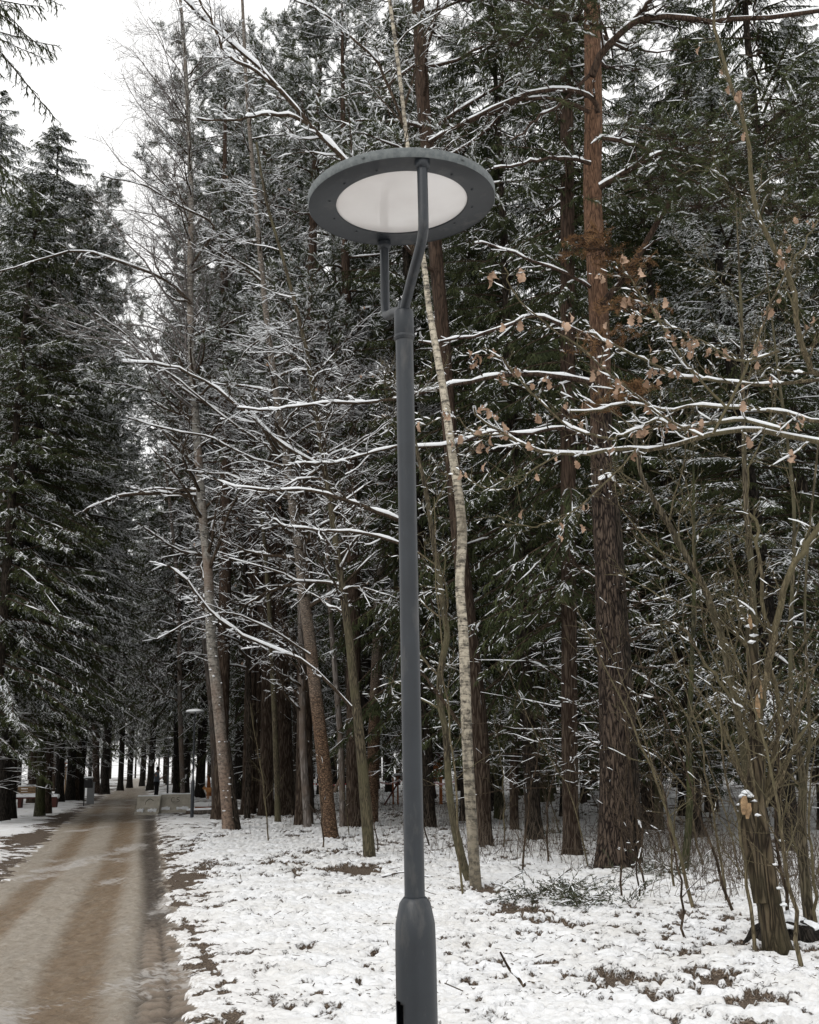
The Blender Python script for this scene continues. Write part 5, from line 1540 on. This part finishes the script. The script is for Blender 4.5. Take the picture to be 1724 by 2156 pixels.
dr = unit(np.stack([np.cos(az), np.sin(az), rng.normal(size=m2) * .25], -1)); sd = unit(np.cross(dr, np.array([0, 0, 1.]) + rng.normal(size=dr.shape) * .3))
leaf_quads(mb, p0, dr, sd, rng.uniform(.02, .05, m2), rng.uniform(.015, .03, m2), 0)
tag(mb.build('ground_litter', ['twig_ground']), kind='stuff')

# ------------------------------------------------------------------ things by the road
def place(u, D): return np.array([at(u, D), D, gz(at(u, D), D)])
# two concrete barrier blocks
BD = 43.5
def barrier(L, marks, seed):
    rng = np.random.default_rng(seed)
    prof = [(-.30, 0), (-.30, .09), (-.26, .13), (-.13, .30), (-.085, .66), (-.07, .68), (.07, .68), (.085, .66), (.13, .30), (.26, .13), (.30, .09), (.30, 0)]
    n = len(prof); mb = MB()
    V = [(x, y, z) for x in (-L / 2, L / 2) for y, z in prof]
    q = [[i, i + 1, n + i + 1, n + i] for i in range(n - 1)]
    tr = [[0, i + 1, i] for i in range(1, n - 1)] + [[n, n + i, n + i + 1] for i in range(1, n - 1)]
    mb.add(V, q, tr)
    o = mb.build('concrete_barrier', 'concrete', None, False)
    m2 = MB()
    S = smooth_poly([(-L / 2 + .02, 0, .685), (-.1, 0, .70), (.2, 0, .69), (L / 2 - .02, 0, .688)], 16)
    m2.tubes(S, .045 + .02 * rng.random(16), 6, 0, .55)
    for (a, b_) in [(-.42, -.15), (.05, .4)] :
        S = smooth_poly([(a * L, -.21, .15), ((a + b_) / 2 * L, -.22, .17), (b_ * L, -.21, .15)], 10)
        m2.tubes(S, .05 + .05 * rng.random(10), 6, 0, .9)
    m2.build('snow_cover', 'snow', o)
    for ln in marks:
        m3 = MB(); C = smooth_poly([(a, -.095 - .125 * (0.66 - z) * .36 - .004 - (0.045 if False else 0), z) for a, z in ln], 20)
        m3.tubes(C, np.full(20, .012), 4, 0); m3.build('painted_mark', 'concrete_mark', o)
    return o
b1 = barrier(.92, [[(-.12, .36), (-.08, .5), (.06, .58), (.2, .52)]], 1)
p = place(317, BD); b1.location = tuple(p); b1.rotation_euler = (0, 0, R(-6))
tag(b1, 'left concrete barrier block at the road edge, pale flat face with snow below', 'barrier', 'concrete barrier blocks at the road edge')
b2 = barrier(1.25, [[(-.02, .55), (-.10, .56), (-.14, .48), (-.10, .40), (-.02, .41)], [(.16, .56), (.08, .56), (.07, .49), (.14, .48), (.15, .42), (.06, .40)], [(-.26, .55), (-.25, .55), (-.24, .55)]], 2)
p = place(371, BD + .35); b2.location = tuple(p); b2.rotation_euler = (0, 0, R(9))
tag(b2, 'right concrete barrier block with the dark graffiti letters C5', 'barrier', 'concrete barrier blocks at the road edge')
# snow-covered log, boards
def log(u0, v0, u1, v1, r_, lab, mat='bark_grey', snow=True):
    a = G(u0, v0); b_ = G(u1, v1); a[2] = b_[2] = r_ * .8
    C = smooth_poly([a, (a + b_) / 2 + np.array([0, 0, .01]), b_], 12); mid = C[0].copy(); mb = MB()
    mb.tubes(C - mid, np.full(12, r_), 12, 0, 1, True)
    o = mb.build('fallen_log', mat, None, True, mid); tag(o, lab, 'log')
    if snow:
        m2 = MB(); S = C - mid + np.array([0, 0, r_ * .55]); m2.tubes(S, np.full(12, r_ * .92), 8, 0, .8, True); m2.build('snow_cover', 'snow', o)
    return o
log(392, 1716, 510, 1713, .105, 'snow-covered log lying behind the second lamp post')
mb = MB(); mb.box((0, 0, .06), (.75, .14, .10)); o = mb.build('timber_board', 'wood_orange', None, False, place(432, 46.5)); tag(o, 'short reddish timber board on the ground behind the snow-covered log', 'board')
mb = MB(); mb.lathe([(.42, 0), (.40, .1), (.28, .22), (.1, .28), (0, .29)], 20)
for V_ in mb.V: V_[:, :2] *= (.75 + .5 * fbm(V_[:, :1] * 3 + 9, V_[:, 1:2] * 3, 8))
tag(mb.build('snow_pile', 'snow', None, True, place(398, 60)), 'small heap of dirty snow behind the barriers, left of the lamp pole', 'snow pile')
a = G(1068, 1980)
# fallen stick in front right of lamp, others
for (u, v, L_, an, lab) in [(1105, 2100, .5, 1.9, 'bent dark stick poking out of snow right of the lower lamp pole'), (775, 1858, .9, .15, 'snow-lined branch lying on the snow left of the lamp pole')]:
    g = G(u, v); g[2] = gz(g[0], g[1]) + .015; rg = np.random.default_rng(int(u))
    C = smooth_poly([(0, 0, 0), (L_ * .3 * math.cos(an), L_ * .1, .06), (L_ * .6 * math.cos(an), L_ * .15, .10), (L_ * math.cos(an), L_ * .1, .22 if an > 1 else .03)], 12)
    mb = MB(); mb.tubes(C, np.linspace(.016, .007, 12), 6, 0, 1, True); mb.snow(C, np.linspace(.014, .006, 12), 1, .014, .9, .9, rg, 5)
    tag(mb.build('fallen_stick', ['bark_twig', 'snow'], None, True, g), lab, 'stick')

# person
def person():
    root = empty('person', place(331, 64), R(0), 'person in dark cap and grey hooded jacket looking at a phone beside the road', 'person')
    def skin(name, verts, edges, radii, mat, parent, sub=2):
        me = bpy.data.meshes.new(name); me.from_pydata(verts, edges, [])
        o = bpy.data.objects.new(name, me); COL.objects.link(o); o.parent = parent
        me.materials.append(M[mat])
        sk = o.modifiers.new('skin', 'SKIN'); sk.use_smooth_shade = True
        for i, r_ in enumerate(radii):
            me.skin_vertices[0].data[i].radius = r_ if isinstance(r_, tuple) else (r_, r_)
            me.skin_vertices[0].data[i].use_root = (i == 0)
        s = o.modifiers.new('sub', 'SUBSURF'); s.levels = sub; s.render_levels = sub
        return o
    # faces +x; body continuous: pelvis, spine, head, legs, arms
    V = [(0, 0, .95), (-.01, 0, 1.15), (-.02, 0, 1.38), (.0, 0, 1.50), (.03, 0, 1.57), (.05, 0, 1.66), (.045, 0, 1.72),
         (0, .10, .90), (.03, .10, .50), (-.02, .10, .08), (.12, .10, .03),
         (0, -.10, .90), (-.02, -.10, .50), (-.06, -.10, .08), (.08, -.10, .03),
         (-.02, .20, 1.38), (.0, .25, 1.12), (.20, .14, 1.14), (.26, .11, 1.18),
         (-.02, -.20, 1.38), (.0, -.25, 1.12), (.20, -.14, 1.14), (.26, -.11, 1.18)]
    E = [(0, 1), (1, 2), (2, 3), (3, 4), (4, 5), (5, 6), (0, 7), (7, 8), (8, 9), (9, 10), (0, 11), (11, 12), (12, 13), (13, 14), (2, 15), (15, 16), (16, 17), (17, 18), (2, 19), (19, 20), (20, 21), (21, 22)]
    rad = [(.13, .15), (.12, .14), (.12, .15), .055, .06, .088, .06, .09, .06, .045, .035, .09, .06, .045, .035, .06, .045, .033, .028, .06, .045, .033, .028]
    skin('body', V, E, rad, 'skin', root)
    # jacket
    V = [(0, 0, .88), (0, 0, 1.05), (-.01, 0, 1.2), (-.02, 0, 1.38), (-.02, 0, 1.47), (-.06, 0, 1.52),
         (-.02, .21, 1.38), (.0, .27, 1.12), (.17, .155, 1.135), (-.02, -.21, 1.38), (.0, -.27, 1.12), (.17, -.155, 1.135)]
    E = [(0, 1), (1, 2), (2, 3), (3, 4), (4, 5), (3, 6), (6, 7), (7, 8), (3, 9), (9, 10), (10, 11)]
    skin('jacket', V, E, [(.175, .21), (.17, .20), (.16, .19), (.15, .19), .10, .10, .085, .068, .056, .085, .068, .056], 'cloth_jacket', root)
    V = [(0, 0, .95), (0, .10, .88), (.03, .10, .50), (-.02, .10, .08), (0, -.10, .88), (-.02, -.10, .50), (-.06, -.10, .08)]
    skin('trousers', V, [(0, 1), (1, 2), (2, 3), (0, 4), (4, 5), (5, 6)], [(.14, .15), .11, .083, .068, .11, .083, .068], 'cloth_dark', root)
    for sy, ox in ((.10, -.02), (-.10, -.06)):
        mb = MB(); C = smooth_poly([(ox - .05, sy, .05), (ox + .04, sy, .055), (ox + .13, sy, .045), (ox + .18, sy, .035)], 8)
        mb.tubes(C, np.array([.04, .055, .058, .055, .052, .048, .042, .02]), 10, 0, .9, True); mb.build('shoe', 'cloth_dark', root)
    mb = MB(); mb.lathe([(.098, 1.665), (.102, 1.70), (.098, 1.745), (.07, 1.785), (0, 1.80)], 16, c=(.04, 0, 0)); mb.box((.155, 0, 1.692), (.09, .13, .012))
    mb.build('cap', 'cloth_dark', root)
    mb = MB(); mb.box((.31, .0, 1.20), (.012, .075, .15), rot=np.array(Matrix.Rotation(R(-30), 3, 'Y')))
    ph = mb.build('smartphone', 'iron', None, False); tag(ph, 'dark phone held by the standing person', 'phone'); ph.location = root.location
    for sy in (1, -1):       # hands with fingers closed round the phone
        Vh = [(.26, .11 * sy, 1.18), (.285, .07 * sy, 1.19), (.30, .05 * sy, 1.20)]; Eh = [(0, 1), (1, 2)]; Rh = [.026, (.034, .02), (.032, .016)]
        for f in range(4):
            b_ = len(Vh); z = 1.225 - f * .018
            Vh += [(.315, .045 * sy, z), (.328, .025 * sy, z), (.322, .008 * sy, z)]; Eh += [(2, b_), (b_, b_ + 1), (b_ + 1, b_ + 2)]; Rh += [.010, .009, .008]
        b_ = len(Vh); Vh += [(.285, .045 * sy, 1.225), (.295, .02 * sy, 1.24)]; Eh += [(1, b_), (b_, b_ + 1)]; Rh += [.011, .009]
        skin('hand', Vh, Eh, Rh, 'skin', root, 1)
    mb = MB(); mb.lathe([(0, -.02), (.012, -.008), (.010, .008), (0, .02)], 8, c=(.148, 0, 1.645)); mb.build('nose', 'skin', root)
    mb = MB()
    for sy in (1, -1): mb.lathe([(0, -.008), (.008, 0), (0, .008)], 8, c=(.125, .032 * sy, 1.665))
    mb.build('eyes', 'iron', root)
    mb = MB(); mb.box((.132, 0, 1.612), (.008, .045, .008)); mb.build('mouth', 'wood_red', root)
    mb = MB(); mb.lathe([(.094, 1.60), (.096, 1.64), (.094, 1.68)], 14, c=(.028, 0, 0)); mb.build('hair', 'hair', root)
    return root
person()

# dog: orange and white, nosing at the snow beside a trunk
def dog():
    p = place(449, 62); root = empty('dog', p, R(0), 'orange and white dog standing in the snow behind the pale aspen', 'dog')
    V = [(.22, 0, .46), (.05, 0, .47), (-.12, 0, .50), (-.26, 0, .50), (-.38, 0, .56), (-.47, 0, .62), (-.57, 0, .60),
         (-.24, .09, .36), (-.22, .09, .22), (-.23, .09, .12), (-.26, .09, .03), (-.24, -.09, .36), (-.28, -.09, .22), (-.27, -.09, .12), (-.30, -.09, .03),
         (.22, .09, .36), (.17, .09, .26), (.26, .09, .15), (.23, .09, .03), (.22, -.09, .36), (.20, -.09, .26), (.30, -.09, .15), (.27, -.09, .03),
         (.33, 0, .48), (.42, 0, .42), (.47, 0, .34)]
    E = [(0, 1), (1, 2), (2, 3), (3, 4), (4, 5), (5, 6), (3, 7), (7, 8), (8, 9), (9, 10), (3, 11), (11, 12), (12, 13), (13, 14), (0, 15), (15, 16), (16, 17), (17, 18), (0, 19), (19, 20), (20, 21), (21, 22), (0, 23), (23, 24), (24, 25)]
    rad = [.12, .13, .15, .15, .10, .085, .04, .07, .04, .028, .03, .07, .04, .028, .03, .09, .06, .03, .03, .09, .06, .03, .03, .05, .055, .03]
    me = bpy.data.meshes.new('body'); me.from_pydata(V, E, []); o = bpy.data.objects.new('body', me); COL.objects.link(o); o.parent = root; me.materials.append(M['dog_fur'])
    o.modifiers.new('skin', 'SKIN').use_smooth_shade = True
    for i, r_ in enumerate(rad):
        me.skin_vertices[0].data[i].radius = (r_, r_); me.skin_vertices[0].data[i].use_root = (i == 0)
    s = o.modifiers.new('sub', 'SUBSURF'); s.levels = 2; s.render_levels = 2
    mb = MB(); mb.tubes(smooth_poly([(-.22, 0, .38), (-.30, 0, .42), (-.36, 0, .50), (-.39, 0, .57)], 10), np.array([.04, .10, .13, .135, .125, .115, .11, .105, .10, .07]), 12, 0, 1, True); mb.build('chest_fur', 'dog_white', root)
    mb = MB()
    for sy in (1, -1): mb.add([(-.44, .03 * sy, .66), (-.49, .06 * sy, .68), (-.45, .08 * sy, .60), (-.45, .06 * sy, .76)], None, [[0, 1, 3], [1, 2, 3], [2, 0, 3], [0, 2, 1]])
    mb.build('ears', 'dog_fur', root)
    return root
dog()

# benches left: iron-sided bench with a wooden back and a snow-covered picnic bench
def bench():
    root = empty('park_bench', place(72, 56), R(4), 'wooden park bench with curled iron ends and snow along its back', 'bench')
    for x in (-.75, .75):
        mb = MB()
        for pl in ([(0, .25, 0), (0, .24, .25), (0, .2, .42), (0, .28, .62), (0, .33, .86)], [(0, -.28, 0), (0, -.25, .25), (0, -.2, .42), (0, .2, .42)], [(0, -.2, .42), (0, -.26, .55), (0, -.2, .64), (0, .0, .65), (0, .28, .66)]):
            mb.tubes(smooth_poly(pl, 12) + np.array([x, 0, 0]), np.full(12, .02), 6)
        mb.build('side_frame', 'iron', root)
    mb = MB()
    for k in range(4): mb.box((0, -.16 + .11 * k, .44), (1.6, .09, .03))
    mb.build('seat', 'wood_bench', root, False)
    mb = MB()
    for k in range(3): mb.box((0, .25 + .03 * k, .56 + .12 * k), (1.6, .03, .10))
    mb.build('backrest', 'wood_bench', root, False)
    mb = MB(); mb.tubes(smooth_poly([(-.8, .31, .87), (-.2, .30, .89), (.4, .31, .88), (.8, .31, .87)], 14), np.full(14, .045), 6, 0, .9, True)
    mb.tubes(smooth_poly([(-.78, 0, .47), (0, 0, .49), (.78, 0, .47)], 12), np.full(12, .17), 8, 0, .25, True); mb.build('snow_cover', 'snow', root)
bench()
def picnic():
    root = empty('low_bench', place(62, 50.5), R(6), 'dark red low bench under thick snow, in front of the wooden park bench', 'bench')
    mb = MB(); mb.box((0, 0, .42), (2.6, .5, .06)); mb.build('seat', 'wood_red', root, False)
    for x in (-1.1, -.3, 1.1):
        mb = MB(); mb.box((x, 0, .2), (.12 if x < 1 else .3, .42, .4), taper=(1.3, 1)); mb.build('leg', 'wood_red', root, False)
    mb = MB(); mb.tubes(smooth_poly([(-1.32, 0, .47), (-.5, 0, .50), (.4, 0, .49), (1.32, 0, .47)], 16), np.full(16, .27), 8, 0, .36, True); mb.build('snow_cover', 'snow', root)
picnic()
# bird table, cabinet, post with tray
root = empty('bird_feeder', place(139, 66), 0, 'small wooden bird feeder with a snowy roof between the black trunks', 'bird feeder')
mb = MB(); mb.box((0, 0, .9), (.07, .07, 1.8)); mb.build('post', 'wood_bench', root, False)
mb = MB(); mb.box((0, 0, 1.80), (.5, .4, .04)); mb.build('tray', 'wood_orange', root, False)
mb = MB(); mb.box((0, 0, 2.02), (.8, .5, .06), taper=(.6, .6)); mb.build('roof', 'wood_orange', root, False)
for x in (-.2, .2):
    mb = MB(); mb.box((x, 0, 1.90), (.04, .3, .17)); mb.build('support', 'wood_bench', root, False)
mb = MB(); mb.tubes(smooth_poly([(-.42, 0, 2.07), (0, 0, 2.10), (.42, 0, 2.07)], 10), np.full(10, .2), 8, 0, .4, True); mb.build('snow_cover', 'snow', root)
root = empty('utility_cabinet', place(193, 56.5), R(20), 'light grey utility cabinet beside the brown trunk left of the road', 'cabinet')
mb = MB(); mb.box((0, 0, .5), (.34, .3, 1.0)); mb.build('housing', 'metal_grey', root, False)
mb = MB(); mb.box((0, 0, 1.02), (.40, .36, .05), taper=(.9, .9)); mb.build('lid', 'metal_grey', root, False)
mb = MB(); mb.box((.02, -.153, .5), (.26, .012, .8)); mb.build('door', 'metal_grey', root, False)
root = empty('waste_bin', place(187, 54), 0, 'dark box on a thin post with a snow-capped lid, left of the cabinet', 'waste bin')
mb = MB(); mb.box((-.16, 0, .62), (.04, .04, 1.24)); mb.build('post', 'iron', root, False)
mb = MB(); mb.box((.02, 0, 1.02), (.34, .28, .38)); mb.build('box', 'iron', root, False)
mb = MB(); mb.box((.02, 0, 1.25), (.42, .34, .05)); mb.build('lid', 'iron', root, False)
mb = MB(); mb.tubes(smooth_poly([(-.17, 0, 1.29), (.02, 0, 1.31), (.22, 0, 1.29)], 8), np.full(8, .13), 8, 0, .4, True); mb.build('snow_cover', 'snow', root)
# playground frames and barrier tape seen between trunks
PGD = 48
root = empty('play_tower', place(905, PGD), R(15), 'orange wooden play tower right behind the large lamp pole', 'play tower')
for (x, y) in ((-.75, -.6), (.28, -.6), (-.75, .6), (.28, .6)):
    mb = MB(); mb.box((x, y, .95), (.11, .11, 1.9)); mb.build('post', 'wood_orange', root, False)
mb = MB(); mb.box((-.235, 0, 1.0), (1.15, 1.3, .06)); mb.build('platform', 'wood_red', root, False)
mb = MB()
for k in range(5): mb.box((-.235, -.67, 1.15 + k * .14), (1.15, .03, .12))
mb.build('side_panel', 'wood_orange', root, False)
mb = MB(); mb.add([(-.95, -.8, 1.85), (.48, -.8, 1.85), (.48, .8, 1.85), (-.95, .8, 1.85), (-.235, 0, 2.6)], None, [[0, 1, 4], [1, 2, 4], [2, 3, 4], [3, 0, 4]]); mb.add([(-.95, -.8, 1.85), (.48, -.8, 1.85), (.48, .8, 1.85), (-.95, .8, 1.85)], [[0, 3, 2, 1]]); mb.build('roof', 'wood_red', root, False)
root = empty('play_ramp', place(832, PGD), R(0), 'red-brown climbing ramp left behind the large lamp pole', 'play ramp')
mb = MB()
for x in (-.1, .1): mb.box((x, 0, .55), (.07, .1, 1.1))
mb.build('post', 'wood_orange', root, False)
mb = MB(); mb.add([(-.5, -.3, 0), (-.42, -.3, 0), (.30, -.3, 1.1), (.22, -.3, 1.1), (-.5, .3, 0), (-.42, .3, 0), (.30, .3, 1.1), (.22, .3, 1.1)], [[0, 1, 2, 3], [4, 7, 6, 5], [0, 3, 7, 4], [1, 5, 6, 2], [3, 2, 6, 7], [0, 4, 5, 1]]); mb.build('ramp_board', 'wood_red', root, False)
mb = MB(); mb.box((.2, 0, 1.14), (.7, .7, .05)); mb.build('platform', 'wood_red', root, False)
mb = MB(); mb.tubes(smooth_poly([(-.12, 0, 1.19), (.2, 0, 1.21), (.52, 0, 1.19)], 8), np.full(8, .3), 8, 0, .22, True); mb.build('snow_cover', 'snow', root)
def tape(u0, u1, D, z, lab):
    a = place(u0, D); b_ = place(u1, D); a[2] = b_[2] = z; n_ = 40
    C = np.array([a * (1 - s) + b_ * s - np.array([0, 0, .12 * math.sin(math.pi * s)]) for s in np.linspace(0, 1, n_)]) - a
    mb = MB()
    for i in range(n_ - 1):
        p0, p1 = C[i], C[i + 1]
        mb.add([p0, p1, p1 + np.array([0, .005, .07]), p0 + np.array([0, .005, .07])], [[0, 1, 2, 3]], None, i % 2)
    o = mb.build('barrier_tape', ['tape_red', 'tape_white'], None, False, a); tag(o, lab, 'tape')
tape(640, 760, 50, .95, 'red and white tape strung between trunks left of the lamp pole')
tape(906, 960, 45, 1.0, 'red and white tape strung in front of the orange play tower')
tape(790, 846, 50, .98, 'red and white tape beside the climbing ramp')
# leaning bare pole and the orange leaning plank by the dog
log_p = [P(712, 1650, 33), P(738, 1580, 33)]
C = smooth_poly([G(706, 1672) * 0 + P(703, 1668, 33), P(720, 1628, 33), P(738, 1572, 33)], 14); mb = MB(); c0 = C[0].copy(); mb.tubes(C - c0, np.linspace(.055, .03, 14), 8, 0, 1, True)
tag(mb.build('leaning_pole', 'bark_aspen', None, True, c0), 'pale broken pole leaning between the orange birch and mossy maple', 'pole')
mb = MB(); mb.add([(-.16, -.03, 0), (.16, -.03, 0), (.06, -.03, 1.0), (-.10, -.03, 1.25), (-.16, .03, 0), (.16, .03, 0), (.06, .03, 1.0), (-.10, .03, 1.25)], [[0, 1, 2, 3], [4, 7, 6, 5], [0, 3, 7, 4], [1, 5, 6, 2], [3, 2, 6, 7], [0, 4, 5, 1]])
q = place(441, 68); tag(mb.build('wooden_plank', 'wood_orange', None, False, q), 'pointed orange plank standing upright behind the dog', 'plank')
# lumps of slush on the road edge
for (u, v, s, lab) in [(440, 0, 0, None)]: pass
